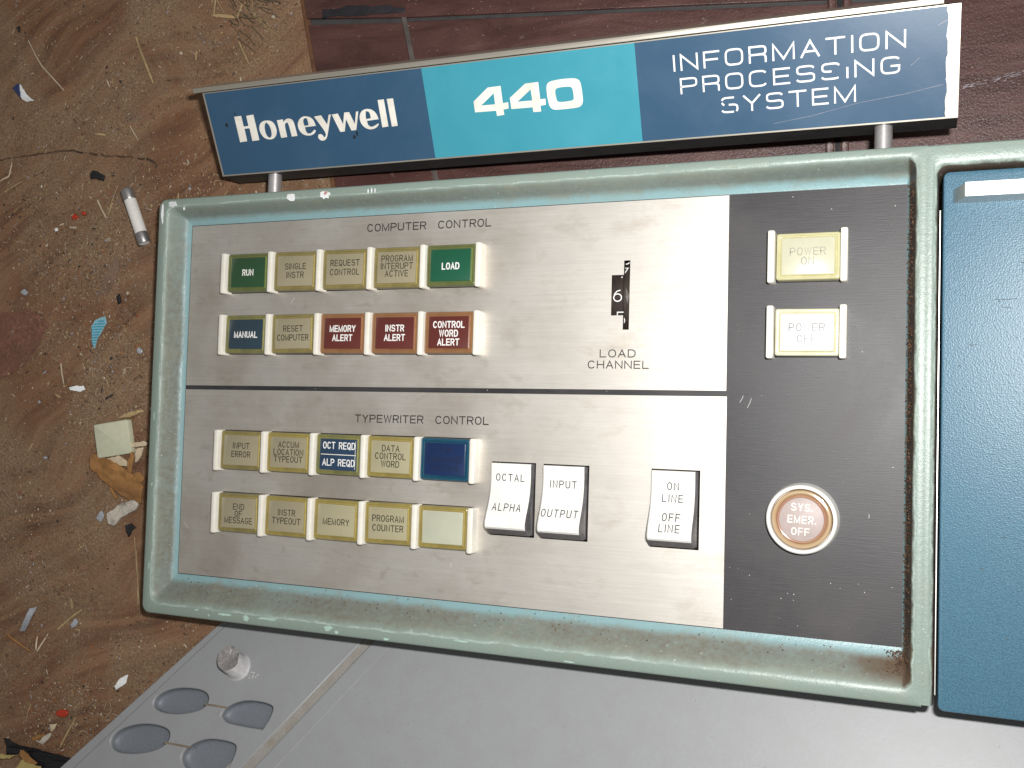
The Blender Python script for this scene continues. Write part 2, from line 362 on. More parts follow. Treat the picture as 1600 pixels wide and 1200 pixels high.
def ribbon(P, t, z, V, F, cap=0.):
    P = [Vector(p) for p in P]; closed = (P[0]-P[-1]).length < 1e-4
    if closed: P = P[:-1]
    n = len(P); base = len(V)
    if not closed and cap:
        P[0] = P[0]+(P[0]-P[1]).normalized()*cap; P[-1] = P[-1]+(P[-1]-P[-2]).normalized()*cap
    for i, p in enumerate(P):
        a = P[i-1] if (i or closed) else None; b = P[(i+1) % n] if (i < n-1 or closed) else None
        d1 = (p-a).normalized() if a is not None else None; d2 = (b-p).normalized() if b is not None else None
        d1 = d1 or d2; d2 = d2 or d1
        n1 = Vector((-d1.y, d1.x)); n2 = Vector((-d2.y, d2.x)); q = n1+n2
        if q.length < .2: q = n1
        q.normalize(); k = min(1/max(q.dot(n1), .35), 2.2)
        V.append((p.x+q.x*t*k, p.y+q.y*t*k, z)); V.append((p.x-q.x*t*k, p.y-q.y*t*k, z))
    m = n if closed else n-1
    for i in range(m):
        j = (i+1) % n; F.append((base+2*i, base+2*i+1, base+2*j+1, base+2*j))
def text(lines, mat, name='lettering'):
    """lines: (string, cx, baseline, cap height, glyph width ratio, stroke, gap ratio, squareness[, total width, slope])"""
    V, F = [], []; k = 0
    for ln in lines:
        s, cx, y, h, gw, st, gap, e = ln[:8]; tw = ln[8] if len(ln) > 8 else None; sl = ln[9] if len(ln) > 9 else 0
        x = 0; items = []
        for ch in s:
            g, adv = glyph(ch, gw, e); items.append((g, x)); x += adv+gap
        x -= gap; sx = h if not tw else tw/x
        for g, gx in items:
            for strk in g:
                k += 1
                P = [(cx+(gx+p[0]-x/2)*sx, y+p[1]*h) for p in strk]
                P = [(p[0], p[1]+(p[0]-cx)*sl) for p in P]
                ribbon(P, st/2, (k % 7)*.006, V, F, st*.45)
    return make_mesh(name, V, F, mat)
HONEY=[[[[14.73,27.35],[18.74,27.47],[18.75,22.48],[21.47,22.59],[21.52,27.23],[25.58,27.44],[25.71,15.67],[21.71,15.54],[21.79,21.45],[18.94,21.5],[18.82,15.68],[14.76,15.48]]],[[[31.4,24.2],[32,24.19],[32.61,24.14],[33.22,24.04],[33.85,23.91],[34.4,23.69],[34.88,23.4],[35.3,23.04],[35.64,22.59],[35.92,22.08],[36.13,21.5],[36.28,20.86],[36.36,20.15],[36.36,19.47],[36.26,18.84],[36.09,18.24],[35.82,17.68],[35.5,17.18],[35.13,16.74],[34.71,16.37],[34.24,16.05],[33.73,15.8],[33.17,15.63],[32.58,15.53],[31.95,15.5],[31.33,15.54],[30.73,15.63],[30.15,15.79],[29.58,16.01],[29.07,16.3],[28.61,16.65],[28.22,17.06],[27.88,17.54],[27.6,18.05],[27.37,18.59],[27.2,19.16],[27.09,19.75],[27.06,20.33],[27.13,20.91],[27.27,21.48],[27.51,22.04],[27.81,22.54],[28.19,22.97],[28.63,23.34],[29.15,23.65],[29.68,23.89],[30.23,24.06],[30.81,24.17]],[[31.57,23.34],[32.23,22.85],[32.56,22.52],[32.78,22.18],[32.96,21.78],[33.11,21.31],[33.22,20.82],[33.3,20.3],[33.35,19.75],[33.36,19.17],[33.33,18.63],[33.26,18.14],[33.14,17.69],[32.98,17.28],[32.79,16.95],[32.57,16.69],[32.27,16.48],[31.68,16.24],[31.06,16.58],[30.75,16.84],[30.54,17.13],[30.35,17.49],[30.2,17.93],[30.09,18.4],[30.02,18.9],[29.99,19.45],[30.01,20.02],[30.06,20.57],[30.14,21.08],[30.25,21.55],[30.39,21.99],[30.56,22.36],[30.75,22.67],[31.03,22.95]]],[[[37.65,23.79],[40.95,23.94],[40.98,22.67],[41.75,23.32],[42.21,23.63],[42.6,23.82],[43.02,23.95],[43.46,24.04],[43.91,24.06],[44.38,24],[44.85,23.88],[45.33,23.68],[45.73,23.41],[46.04,23.09],[46.28,22.69],[46.42,22.24],[46.55,21.55],[46.65,20.62],[46.75,19.1],[46.88,15.93],[43.8,15.84],[43.65,18.92],[43.55,20.35],[43.46,21.16],[43.32,21.77],[43.04,22.36],[41.93,22.2],[41.53,21.52],[41.35,20.9],[41.27,20.11],[41.25,18.75],[41.29,15.86],[37.91,15.69]]],[[[56.47,17.95],[57.26,17.5],[56.66,16.77],[56.28,16.4],[55.92,16.16],[55.51,15.97],[55.06,15.81],[54.59,15.69],[54.1,15.61],[53.59,15.57],[53.06,15.56],[52.52,15.6],[51.97,15.69],[51.42,15.83],[50.86,16.02],[50.35,16.28],[49.88,16.6],[49.45,16.98],[49.07,17.43],[48.76,17.9],[48.53,18.42],[48.36,18.96],[48.26,19.54],[48.25,20.12],[48.32,20.68],[48.47,21.24],[48.7,21.79],[49,22.3],[49.37,22.75],[49.81,23.17],[50.32,23.53],[50.83,23.83],[51.36,24.05],[51.9,24.2],[52.45,24.28],[53.01,24.29],[53.6,24.24],[54.21,24.12],[54.84,23.94],[55.4,23.72],[55.89,23.44],[56.32,23.11],[56.67,22.74],[56.97,22.29],[57.21,21.79],[57.43,21.05],[57.72,19.61],[51.88,19.47],[51.85,18.68],[51.87,18.25],[51.92,17.92],[51.99,17.59],[52.1,17.26],[52.25,16.99],[52.44,16.78],[52.68,16.62],[52.96,16.52],[53.26,16.47],[53.61,16.48],[53.98,16.53],[54.38,16.64],[54.78,16.79],[55.16,16.99],[55.64,17.3]],[[52.41,23.39],[52.88,23.48],[53.75,23.35],[54.01,22.1],[54.06,21.31],[53.96,20.18],[51.73,20.06],[51.51,21.45],[51.54,22.18],[51.76,22.73],[52.05,23.14]]],[[[57.77,23.72],[61.54,23.97],[63.78,19.7],[65.58,23.91],[66.7,23.94],[63.54,16.58],[62.93,15.21],[62.58,14.52],[62.3,14.07],[62.01,13.7],[61.72,13.4],[61.4,13.16],[61.05,12.97],[60.68,12.84],[60.29,12.75],[59.9,12.73],[59.52,12.76],[59.13,12.84],[58.76,12.99],[58.43,13.18],[58.16,13.42],[57.95,13.7],[57.79,14.03],[57.72,14.36],[57.74,14.67],[57.9,15.06],[58.35,15.73],[59.11,15.74],[59.5,15.7],[59.78,15.59],[60.02,15.44],[60.23,15.23],[60.41,15.03],[60.54,14.82],[60.66,14.56],[60.8,14.09],[61.27,14.3],[61.52,14.49],[61.72,14.73],[61.92,15.05],[62.11,15.45],[61.97,16.22],[61.48,17.38],[60.37,19.4]]],[[[67.12,23.83],[70.38,23.99],[72.03,19.13],[73.71,24.14],[76.23,24.14],[78.05,18.75],[79.81,24.02],[80.96,24.04],[78.18,16.08],[75.68,15.96],[73.97,21.2],[72.16,15.87],[69.82,15.89]]],[[[89.79,18.01],[90.08,17.61],[89.49,16.97],[89.12,16.64],[88.76,16.41],[88.34,16.21],[87.88,16.03],[87.38,15.89],[86.86,15.8],[86.31,15.74],[85.74,15.73],[85.18,15.77],[84.63,15.88],[84.09,16.05],[83.56,16.28],[83.07,16.57],[82.61,16.94],[82.18,17.37],[81.79,17.86],[81.47,18.39],[81.24,18.95],[81.08,19.54],[81,20.17],[81,20.77],[81.08,21.35],[81.23,21.9],[81.45,22.44],[81.72,22.91],[82.03,23.33],[82.37,23.69],[82.76,23.99],[83.2,24.24],[83.69,24.43],[84.23,24.57],[84.82,24.65],[85.41,24.67],[86.01,24.63],[86.61,24.54],[87.21,24.38],[87.78,24.15],[88.29,23.83],[88.77,23.45],[89.2,22.98],[89.56,22.48],[89.85,21.93],[90.11,21.19],[90.45,19.79],[84.42,19.57],[84.48,18.73],[84.55,18.3],[84.64,17.98],[84.77,17.69],[84.93,17.43],[85.13,17.22],[85.38,17.05],[85.68,16.92],[86.02,16.85],[86.38,16.82],[86.76,16.85],[87.16,16.94],[87.58,17.07],[88,17.22],[88.41,17.38],[88.91,17.6]],[[84.78,23.83],[85.79,23.56],[86.25,23.21],[86.5,22.7],[86.62,21.96],[86.62,20.49],[84.17,20.38],[84.23,21.63],[84.38,22.49]]],[[[91.62,27.95],[94.72,28.02],[94.66,16.25],[91.52,16.09]]],[[[96.2,28],[99.32,28.03],[99.28,16.16],[96.31,16.04]]]]
N440=[[[[144.46,28.25],[150.37,28.37],[150.34,21.3],[152.78,21.46],[152.68,18.9],[150.21,18.65],[150.31,16.52],[146.95,16.25],[146.77,18.48],[137.1,18.63],[137.14,23.14]],[[146.84,25.69],[146.77,21.16],[140.36,21.2]]],[[[161.44,28.25],[167.17,28.3],[167.14,21.32],[169.43,21.41],[169.37,18.95],[166.89,18.71],[166.91,16.38],[163.43,16.44],[163.36,18.41],[153.8,18.55],[153.78,23.11]],[[163.45,25.66],[163.57,21.18],[156.94,21.26]]],[[[173.8,28.2],[175.14,28.32],[176.38,28.4],[177.31,28.43],[178.85,28.45],[180.69,28.4],[181.72,28.34],[182.56,28.24],[183.22,28.11],[183.68,27.96],[184.1,27.75],[184.45,27.49],[184.75,27.18],[184.99,26.82],[185.18,26.23],[185.33,25.4],[185.43,24.35],[185.52,22.42],[185.53,20.95],[185.51,20.11],[185.48,19.43],[185.39,18.84],[185.25,18.32],[185.05,17.88],[184.81,17.52],[184.5,17.22],[184.12,16.98],[183.68,16.8],[183.17,16.67],[182.26,16.57],[180.27,16.47],[175.96,16.42],[173.98,16.49],[173.07,16.58],[172.58,16.7],[172.15,16.86],[171.78,17.07],[171.47,17.32],[171.22,17.61],[171,18.02],[170.81,18.53],[170.66,19.16],[170.55,19.91],[170.46,20.75],[170.37,22.17],[170.34,23.9],[170.37,24.87],[170.46,25.66],[170.59,26.27],[170.77,26.71],[170.99,27.08],[171.23,27.38],[171.51,27.61],[171.82,27.77],[172.18,27.9],[172.59,28.01],[173.05,28.1]],[[175.09,25.08],[175.6,25.17],[176.3,25.24],[177.19,25.28],[178.26,25.29],[179.15,25.27],[179.86,25.22],[180.39,25.14],[180.75,25.03],[181.04,24.89],[181.26,24.71],[181.42,24.51],[181.52,24.28],[181.59,23.91],[181.66,23.41],[181.71,22.78],[181.74,22.02],[181.74,21.39],[181.72,20.87],[181.68,20.49],[181.61,20.23],[181.49,20.01],[181.32,19.84],[181.11,19.7],[180.86,19.61],[180.37,19.54],[179.67,19.48],[178.73,19.43],[177.57,19.4],[176.62,19.4],[175.88,19.43],[175.35,19.49],[175.03,19.58],[174.77,19.71],[174.56,19.87],[174.41,20.07],[174.31,20.31],[174.23,20.66],[174.15,21.13],[174.09,21.71],[174.04,22.4],[174.02,23],[174.03,23.52],[174.07,23.94],[174.15,24.28],[174.29,24.56],[174.49,24.79],[174.76,24.96]]]]
GO={'edge':[[-76.18,4.22],[-111.16,-35.1],[-145.83,-74.08]],'ridge':[[-2.31,2.35],[3.1,1.45],[8.23,1.41],[-49.72,-57.76],[-41.17,-56.53],[-34.41,-55.55]],'seam':[[17.14,-0.54],[-25.24,-56.98]],'stud':[-59.22,-15.72],'stud2':[-49.53,-15.81],'right':[[280.57,3.32],[280.11,-12.17]],'inedge':[[-72.94,2.65],[-137.83,-73.5]],'slot1':[[-70.42,-34.82],[-61.07,-34.82]],'slot2':[[-87.17,-54.76],[-75.38,-54.86]]}
HOLES=[[[-101.68,-39.39],[-102.08,-38.76],[-102.29,-38.01],[-102.3,-37.15],[-102.12,-36.17],[-101.68,-35.22],[-100.98,-34.3],[-100.02,-33.41],[-98.81,-32.54],[-97.41,-31.75],[-95.84,-31.04],[-94.08,-30.41],[-92.14,-29.87],[-90.1,-29.41],[-87.95,-29.06],[-85.69,-28.79],[-83.34,-28.62],[-81.18,-28.56],[-79.22,-28.59],[-77.45,-28.72],[-75.88,-28.95],[-74.54,-29.28],[-73.42,-29.71],[-72.54,-30.24],[-71.87,-30.86],[-71.41,-31.56],[-71.14,-32.34],[-71.06,-33.21],[-71.17,-34.16],[-71.52,-35.05],[-72.12,-35.88],[-72.96,-36.65],[-74.03,-37.37],[-75.41,-38.07],[-77.1,-38.76],[-79.09,-39.42],[-81.39,-40.07],[-83.71,-40.6],[-86.03,-41.02],[-88.37,-41.32],[-90.71,-41.51],[-92.85,-41.59],[-94.77,-41.54],[-96.47,-41.38],[-97.95,-41.1],[-99.21,-40.76],[-100.26,-40.36],[-101.08,-39.91]],[[-61.65,-38.94],[-61.17,-37.07],[-60.67,-36.03],[-59.98,-35.19],[-59.05,-34.35],[-57.89,-33.51],[-56.56,-32.74],[-55.06,-32.03],[-53.4,-31.39],[-51.58,-30.81],[-49.58,-30.36],[-47.41,-30.02],[-45.06,-29.81],[-42.54,-29.73],[-40.25,-29.72],[-38.18,-29.8],[-36.34,-29.97],[-34.73,-30.22],[-33.45,-30.51],[-32.52,-30.84],[-31.92,-31.22],[-31.65,-31.63],[-31.5,-32.24],[-31.47,-33.02],[-31.56,-33.99],[-31.76,-35.14],[-32.06,-36.31],[-32.45,-37.51],[-33.09,-39.03],[-34.41,-41.82],[-38.11,-41.98],[-41.88,-42],[-49.54,-41.88],[-54.07,-41.73],[-56.35,-41.49],[-57.87,-41.12],[-59.38,-40.44]],[[-120.24,-59.99],[-120.71,-59.15],[-120.93,-58.25],[-120.89,-57.27],[-120.6,-56.22],[-120.08,-55.22],[-119.32,-54.26],[-118.34,-53.34],[-117.12,-52.47],[-115.66,-51.64],[-113.94,-50.84],[-111.98,-50.08],[-109.78,-49.37],[-107.53,-48.78],[-105.24,-48.32],[-102.9,-47.99],[-100.52,-47.79],[-98.26,-47.71],[-96.11,-47.75],[-94.08,-47.91],[-92.15,-48.18],[-90.58,-48.55],[-89.36,-48.99],[-88.48,-49.53],[-87.95,-50.15],[-87.58,-50.84],[-87.37,-51.62],[-87.31,-52.47],[-87.41,-53.4],[-87.81,-54.35],[-88.5,-55.3],[-89.49,-56.27],[-90.77,-57.25],[-92.34,-58.17],[-94.19,-59.04],[-96.33,-59.85],[-98.77,-60.6],[-101.25,-61.25],[-103.79,-61.78],[-106.38,-62.2],[-109.03,-62.51],[-111.36,-62.67],[-113.36,-62.69],[-115.04,-62.57],[-116.4,-62.3],[-117.6,-61.9],[-118.64,-61.39],[-119.52,-60.75]],[[-76.64,-61.11],[-77.08,-60.2],[-77.27,-59.27],[-77.21,-58.33],[-76.91,-57.39],[-76.37,-56.44],[-75.58,-55.48],[-74.56,-54.52],[-73.29,-53.55],[-71.89,-52.66],[-70.35,-51.84],[-68.68,-51.11],[-66.88,-50.45],[-64.96,-49.93],[-62.93,-49.53],[-60.78,-49.27],[-58.53,-49.14],[-56.37,-49.08],[-54.29,-49.08],[-52.32,-49.16],[-50.43,-49.3],[-48.87,-49.5],[-47.65,-49.78],[-46.77,-50.12],[-46.21,-50.53],[-45.83,-51.17],[-45.61,-52.05],[-45.56,-53.16],[-45.68,-54.5],[-45.92,-55.91],[-46.28,-57.39],[-46.75,-58.93],[-47.33,-60.55],[-48.4,-61.96],[-49.96,-63.17],[-52.01,-64.18],[-54.55,-65],[-57.1,-65.6],[-59.67,-65.98],[-62.25,-66.15],[-64.84,-66.1],[-67.18,-65.89],[-69.26,-65.54],[-71.07,-65.03],[-72.61,-64.37],[-73.94,-63.65],[-75.06,-62.87],[-75.96,-62.02]]]
DEB={'fuse':[[-51.86,193.49],[-39.33,164.85]],'fuseband':[[-49.17,187.65],[-42.3,169.27]],'cap':[[-66.24,69.95],[-45.44,73.5],[-40.32,57.87],[-60.92,53.16]],'bark':[[-68.15,52.81],[-66.28,55.56],[-56.12,52.59],[-41.99,46.53],[-34.61,39.61],[-35.72,31.02],[-43.18,31.96],[-57.44,40.22],[-67.03,47.15]],'felt':[[-55.97,25.35],[-52.74,26.62],[-50.88,28.93],[-46.39,30.81],[-39.96,32.78],[-37.28,31],[-38.06,27.4],[-42.84,25.5],[-47.27,22.79],[-51,18.73],[-54.99,19.33],[-55.99,22.03]],'bits':[[[-52.98,74.36],[-46.23,77.47],[-37.51,79.33],[-36.92,78.08],[-45.42,74.72]],[[-45.38,61.45],[-35.04,62.89],[-32.73,62.14],[-33.62,60.47],[-44.6,58.99]],[[-43.91,52.12],[-41.93,57.98],[-40.78,54.72],[-41.3,45.89],[-43.64,46.9]],[[-59.46,52.91],[-50.95,54.89],[-44.19,51.28],[-44.76,49.61],[-52,49.87]],[[-40.66,58.58],[-35.85,59.84],[-36.59,55.42],[-39.64,51.46]],[[-40.65,45.92],[-36.82,47.18],[-33.42,44.04],[-34.6,41.8],[-39.12,41.6]],[[-56,38.07],[-54.71,38.68],[-51.12,33.33],[-52.38,32.16]]],'blue':[[-70.11,125.24],[-66.15,126.92],[-63.68,127.76],[-62.77,123.95],[-65.76,119.73],[-68.01,114.65],[-69.59,110.24],[-71.6,115.48],[-71.63,119.73],[-72.18,122.27]],'leaf':[[-133.38,129.41],[-116.23,131.06],[-106.78,129.26],[-100.57,124.05],[-106.5,110.22],[-116.49,99.75],[-131.17,93.64]],'leafb':[[-69.63,137.94],[-67.31,144.3],[-64.62,150.63],[-61.15,156.3],[-57.52,158.76],[-56.53,154.3],[-59.1,146.08],[-61.84,141.04]],'straws':[[[-118.25,273.08],[-112.39,264.59],[-96.71,250.15],1],[[-52.47,275.68],[-46.81,262.76],[-40.21,249.86],1.8],[[-122.45,280.14],[-118.25,273.08],0.8],[[10.21,267.35],[16.31,255.51],1.3],[[-14.7,264.74],[-15.15,260.16],1.3],[[-5.54,282.81],[7.74,280.7],2.2],[[-4.51,291.1],[-5.56,283.23],1.3],[[11.18,287.02],[8.25,279.82],1.2],[[-69.51,254.23],[-67.55,249.93],0.9],[[-75.6,225.23],[-68.92,224.4],1.2],[[-137.87,202.14],[-131.48,204.97],[-129.22,212.41],1],[[-53.48,228.18],[-48.08,220.18],0.8],[[-95.66,176.77],[-93.09,177.55],0.9]],'straws2':[[[-72.01,189.56],[-66.19,179.75],1.3],[[-90.57,102.42],[-88.29,91.51],1.3],[[-109.37,180.53],[-103.85,173.02],0.6],[[-69.82,-26],[-78.38,-32.03],[-84.59,-37.57],1.4],[[-39.49,13.76],[-36.89,-6.35],[-35.36,-20.89],0.7],[[-37.95,6.65],[-34.38,-24.71],0.6],[[-116.75,-43.46],[-102.01,-50.55],1.7],[[-97.92,-49.5],[-97.5,-42.4],1.2],[[-97.05,-50.09],[-92.11,-42.59],1.2],[[-62.16,187.46],[-64.28,181.73],0.7],[[-59.45,196.9],[-65.09,181.76],0.6],[[13.16,284.33],[34.08,267.55],0.6],[[7.32,289.9],[26.48,274.8],0.6],[[16.66,288.96],[18.96,278.8],[30.36,269.52],0.5],[[-4.04,291.05],[0.87,283.2],0.8],[[-79.51,-97.75],[-70.73,-81.57],1],[[-122.6,201.46],[-133.15,196.6],0.8],[[-99.54,-78.15],[-102.35,-86.83],0.8]],'shards':[[[-108.91,-40.39],[-103.35,-28.08],[-98.83,-27.03],[-104.04,-37.59],[-105.55,-40.43]],[[-61.8,25.03],[-60.26,26.11],[-58.91,23.2],[-60.34,20.13],[-63.62,21.61]],[[-76.23,-34.18],[-73.58,-30.96],[-71.9,-32.14],[-72.59,-34.19],[-75.31,-36.09]],[[-84.05,89.54],[-80.42,90.62],[-75.11,90.7],[-74.59,88.68],[-76.98,87.62],[-83.15,88.19]],[[-42.96,110.21],[-41.44,111.22],[-39.41,109.89],[-40.09,107.89],[-42.05,107.88]],[[-98.88,51.99],[-97.69,53.06],[-95.99,52.44],[-97.16,51.03]],[[-47.52,-63.33],[-44.27,-58.45],[-40.07,-56.72],[-41.01,-61.03],[-46.27,-64.83]],[[-130.97,253.9],[-126.75,256.09],[-121.15,249.26],[-116.65,246.1],[-122.23,245.78],[-127.24,249.7]],[[-118.57,141.56],[-116.49,142.58],[-114.23,140.46],[-115.86,139.08],[-118.04,139.8]],[[-98.49,174.94],[-96.83,175.24],[-96.33,173.84],[-97.99,173.54]]],'red':[[[-82.18,-79.56],[-79.81,-78.3],[-76.57,-78.27],[-75.25,-80.1],[-77.15,-82.3],[-80.41,-82.01],[-82.49,-81.25]],[[-87.6,181.52],[-85.58,182.49],[-83.43,181.03],[-84.99,179.36],[-87.09,179.77]],[[-81.5,183.38],[-79.89,184.01],[-78.58,182.58],[-80.15,181.26]]],'black':[[[-77.28,203.55],[-75.75,205.55],[-72.43,204.7],[-68.23,202.44],[-68.88,199.38],[-72.2,200.56],[-76.32,201.09]],[[-44.87,19.36],[-41.78,20.19],[-38.95,18.38],[-41.57,16.26],[-42.6,13.57],[-44.3,16.1]],[[-130.39,287.59],[-128.68,288.15],[-128.92,284.93]],[[-57.11,138.1],[-55.17,139.1],[-53.76,135.04],[-55.68,133.7]]],'crack':[[-138.62,214.32],[-129.06,215.25],[-117.02,216.03],[-104.3,217.1],[-90.86,217.07],[-81.23,215.51],[-68.83,213.46],[-52.61,211.58],[-41.8,209.65],[-36.18,207.34],[-37.15,203.34]],'film':[[-113.33,-96.51],[-108.89,-97.14],[-102.2,-99.25],[-94.26,-99.15],[-83.49,-99.84],[-72.79,-101.66],[-57.03,-103.65],[-56.71,-109.55],[-96.93,-114.81],[-88.29,-109.16],[-95.33,-105.36],[-101.75,-100.65],[-102.32,-103.33],[-110.97,-104.99]],'scraps':[[[-114.72,-104.58],[-112.55,-104.02],[-109.95,-104.57],[-102.74,-103.38],[-107.31,-105.98],[-114.59,-106.61]],[[-100.4,-100.19],[-96.69,-101.76],[-89.61,-106.35],[-91.35,-107.15],[-97.9,-105.67],[-101.11,-103.47]],[[-99.01,-105.23],[-92.8,-106.76],[-87.06,-107.18],[-86.59,-109.13],[-103.35,-111.29]],[[-93.01,-97.26],[-90.01,-93.44],[-85.86,-91.22],[-86.43,-93.59],[-90.11,-97.78]],[[-86.11,-86.93],[-81.91,-85.87],[-83.15,-88.89],[-84.81,-90.81]],[[-97.82,-94.95],[-90.09,-92.01],[-89.32,-93.07],[-95.91,-96.75]]]}
BOARD={'l':[[46.08,284.96],[52.63,255.31],[61.34,187.82]],'seam':[[100.25,273.23],[106.09,249]],'groove':[[49.74,273.93],[104.61,272.18],[232.79,264.7]],'notch':[[63.8,273.56],[104.54,274.06]],'slots':[[294.64,259.9],[306.14,258.74],[295.65,193.39],[305.8,192.85]],'right':[374.78,251.82],'scr':[[346.61,217.17],[370.4,221.64]],'nums':[[172.88,269.18],[204.17,266.68]]}
# ================================================================== floor
SLOPE = .08
FN = Vector((SLOPE, 0, 1)).normalized()
tilt = Matrix.Rotation(math.atan(SLOPE), 4, 'Y')
FM = Matrix.Translation((40, 0, -20)) @ tilt            # frame of the floor plane
def fl_local(p, h=0.): return ((p[0]-40)*math.sqrt(1+SLOPE**2), p[1], h)
gx = [-900+i*60 for i in range(12)]+[-180+i*4 for i in range(60)]+[60+i*60 for i in range(15)]
gy = [-900+i*60 for i in range(12)]+[-180+i*5 for i in range(104)]+[340+i*60 for i in range(10)]
V = [(x, y, .5*noise.noise(Vector((x*.05, y*.05, 0)))+.25*noise.noise(Vector((x*.2, y*.2, 3)))) for y in gy for x in gx]
nx = len(gx); F = [(j*nx+i, j*nx+i+1, (j+1)*nx+i+1, (j+1)*nx+i) for j in range(len(gy)-1) for i in range(nx-1)]
floor = put('floor', make_mesh('floor', V, F, FLOOR, True), M=FM, kind='structure')

# sawdust, grit and chaff nobody could count
def chaff(name, N, lo, hi, mats, mat_w, rng, dens):
    V, F, MI = [], [], []
    cnt = 0
    while cnt < N:
        x = rng.uniform(-175, 58); y = rng.uniform(-150, 330)
        if rng.random() > dens(x, y): continue
        cnt += 1
        L = rng.uniform(lo, hi)*(1 if rng.random() < .9 else 2.0); W = L*(rng.choice((.9, .7, .35, .15)) if hi < 2 else rng.choice((.3, .15, .22, .12))); a = rng.uniform(0, 6.28)
        c, s = math.cos(a), math.sin(a); h = rng.uniform(.05, .35)*min(1, L); z = .25+rng.uniform(0, .3)
        b = len(V)
        for (u, v, ww) in ((-L/2, -W/2, 0), (L/2, -W/3, 0), (L/2.4, W/2, 0), (-L/2.6, W/2.2, 0), (0, 0, h)):
            V.append((x+u*c-v*s, y+u*s+v*c, z+ww+rng.uniform(-.05, .1)))
        F += [(b, b+1, b+4), (b+1, b+2, b+4), (b+2, b+3, b+4), (b+3, b, b+4)]
        mi = rng.choices(range(len(mats)), mat_w)[0]; MI += [mi]*4
    me = make_mesh(name, V, F, None)
    for q in mats: me.materials.append(q)
    me.polygons.foreach_set('material_index', MI); return me
def dens(x, y):
    d = .30+.5*noise.noise(Vector((x*.018, y*.018, 5)))+.35*noise.noise(Vector((x*.06, y*.06, 1)))
    d += .8*math.exp(-((x+118)**2/900+(y-150)**2/1400)) + .55*math.exp(-((x+100)**2/700+(y-105)**2/900))
    d += 1.5*math.exp(-((x+118)**2/300+(y+82)**2/300)) + .3*math.exp(-((x+60)**2/500+(y-175)**2/900))
    return d
C1 = simple('chaff_tan', (.34, .24, .13), .8, var=.3, bump=0); C2 = simple('chaff_brown', (.15, .085, .05), .85, var=.3, bump=0)
C3 = simple('chaff_pale', (.50, .43, .34), .8, var=.2, bump=0); C4 = simple('chaff_dark', (.03, .025, .022), .8, var=.3, bump=0)
C5 = simple('grit_grey', (.33, .34, .38), .35, var=.3, bump=0); C6 = simple('chaff_rust', (.28, .09, .03), .8, var=.3, bump=0)
rng = random.Random(3)
put('sawdust', chaff('sawdust', 26000, .25, .95, [C1, C2, C3, C4, C5, C6], [38, 30, 9, 12, 3, 5], rng, dens), M=FM, kind='stuff')
put('chaff', chaff('chaff', 900, 1.2, 3.2, [C1, C2, C3, C4, C5, C6], [40, 30, 9, 8, 2, 6], rng, dens), M=FM, kind='stuff')

V, F, MI = [], [], []
for k in range(4200):
    while True:
        x = rng.uniform(-175, 55); y = rng.uniform(-150, 330)
        if rng.random() < dens(x, y): break
    a = rng.uniform(0, 3.14); L = rng.uniform(1.2, 4.5)*rng.choice((.5, .7, 1)); P = []; n0 = len(F)
    for j in range(4): P.append((x, y)); a += rng.uniform(-.5, .5); x += math.cos(a)*L/3; y += math.sin(a)*L/3
    ribbon(P, rng.uniform(.035, .12), .35+rng.random()*.5, V, F); MI += [rng.choices((0, 1, 2, 3), (50, 22, 18, 10))[0]]*(len(F)-n0)
me = make_mesh('wood_fibre', V, F, None)
for q in (C1, C3, C2, C4): me.materials.append(q)
me.polygons.foreach_set('material_index', MI)
put('wood_fibre', me, M=FM, kind='stuff')

V, F = [], []; rc = random.Random(6); P = []; cpts = [fl_local(p)[:2] for p in DEB['crack']]
for (xa, ya), (xb, yb) in zip(cpts, cpts[1:]):
    for k in range(5): P.append((xa+(xb-xa)*k/5+rc.uniform(-.3, .3), ya+(yb-ya)*k/5+rc.uniform(-.45, .45)))
for i in [q for q in range(len(P)-2) if rc.random() > .3]: ribbon([P[i], P[i+1], P[i+2]], rc.uniform(.12, .55), .42+i*.001, V, F)
put('crack', make_mesh('crack', V, F, simple('crack_dark', (.085, .048, .028), .9, var=.4)), floor, FM)

# ================================================================== oxblood board beyond the nameplate
def bl(p): return ((p[0]-40)*math.sqrt(1+SLOPE**2), p[1])
board = put('cabinet_board', None, M=FM, label='dark oxblood painted board with rusty left edge lying behind the nameplate', cat='board')
A0, A1, A2 = [bl(p) for p in BOARD['l']]; S0, S1 = [bl(p) for p in BOARD['seam']]
gl, gm, gr = [bl(p) for p in BOARD['groove']]
def ext(a, b, y): t = (y-a[1])/(b[1]-a[1]); return (a[0]+t*(b[0]-a[0]), y)
e0 = ext(A0, A1, 420); e2 = ext(A1, A2, 60); s0 = ext(S0, S1, 420); s2 = ext(S0, S1, 60)
gsl = (gr[1]-gm[1])/(gr[0]-gm[0])
def gy_(x): return gm[1]+gsl*(x-gm[0])
def quadplate(name, pts, z0, z1, mat, bev=.35): return plate(name, [pts], z0, z1, mat, bev)
xl = lambda y: ext(A0, A1, y)[0]; xs = lambda y: ext(S0, S1, y)[0]
put('board_backing', quadplate('board_backing', [(xl(60), 60), (905, 60), (905, 425), (xl(425), 425)], -.3, 1.1, SHELL, .1), board, FM)
put('board_panel', quadplate('board_panel', [(xl(60)+1, 60), (xs(60)-.8, 60), (xs(gy_(100)-1.4)-.8, gy_(100)-1.4), (xl(gy_(40)-1.4)+1, gy_(40)-1.4)], 0, 2.0, OXB), board, FM, label='short dusty end of the oxblood board')
put('board_panel', quadplate('board_panel', [(xs(60)+1.2, 60), (900, 60), (900, gy_(900)-1.2), (xs(gy_(100)-1.2)+1.2, gy_(100)-1.2)], 0, 2.3, OXB), board, FM)
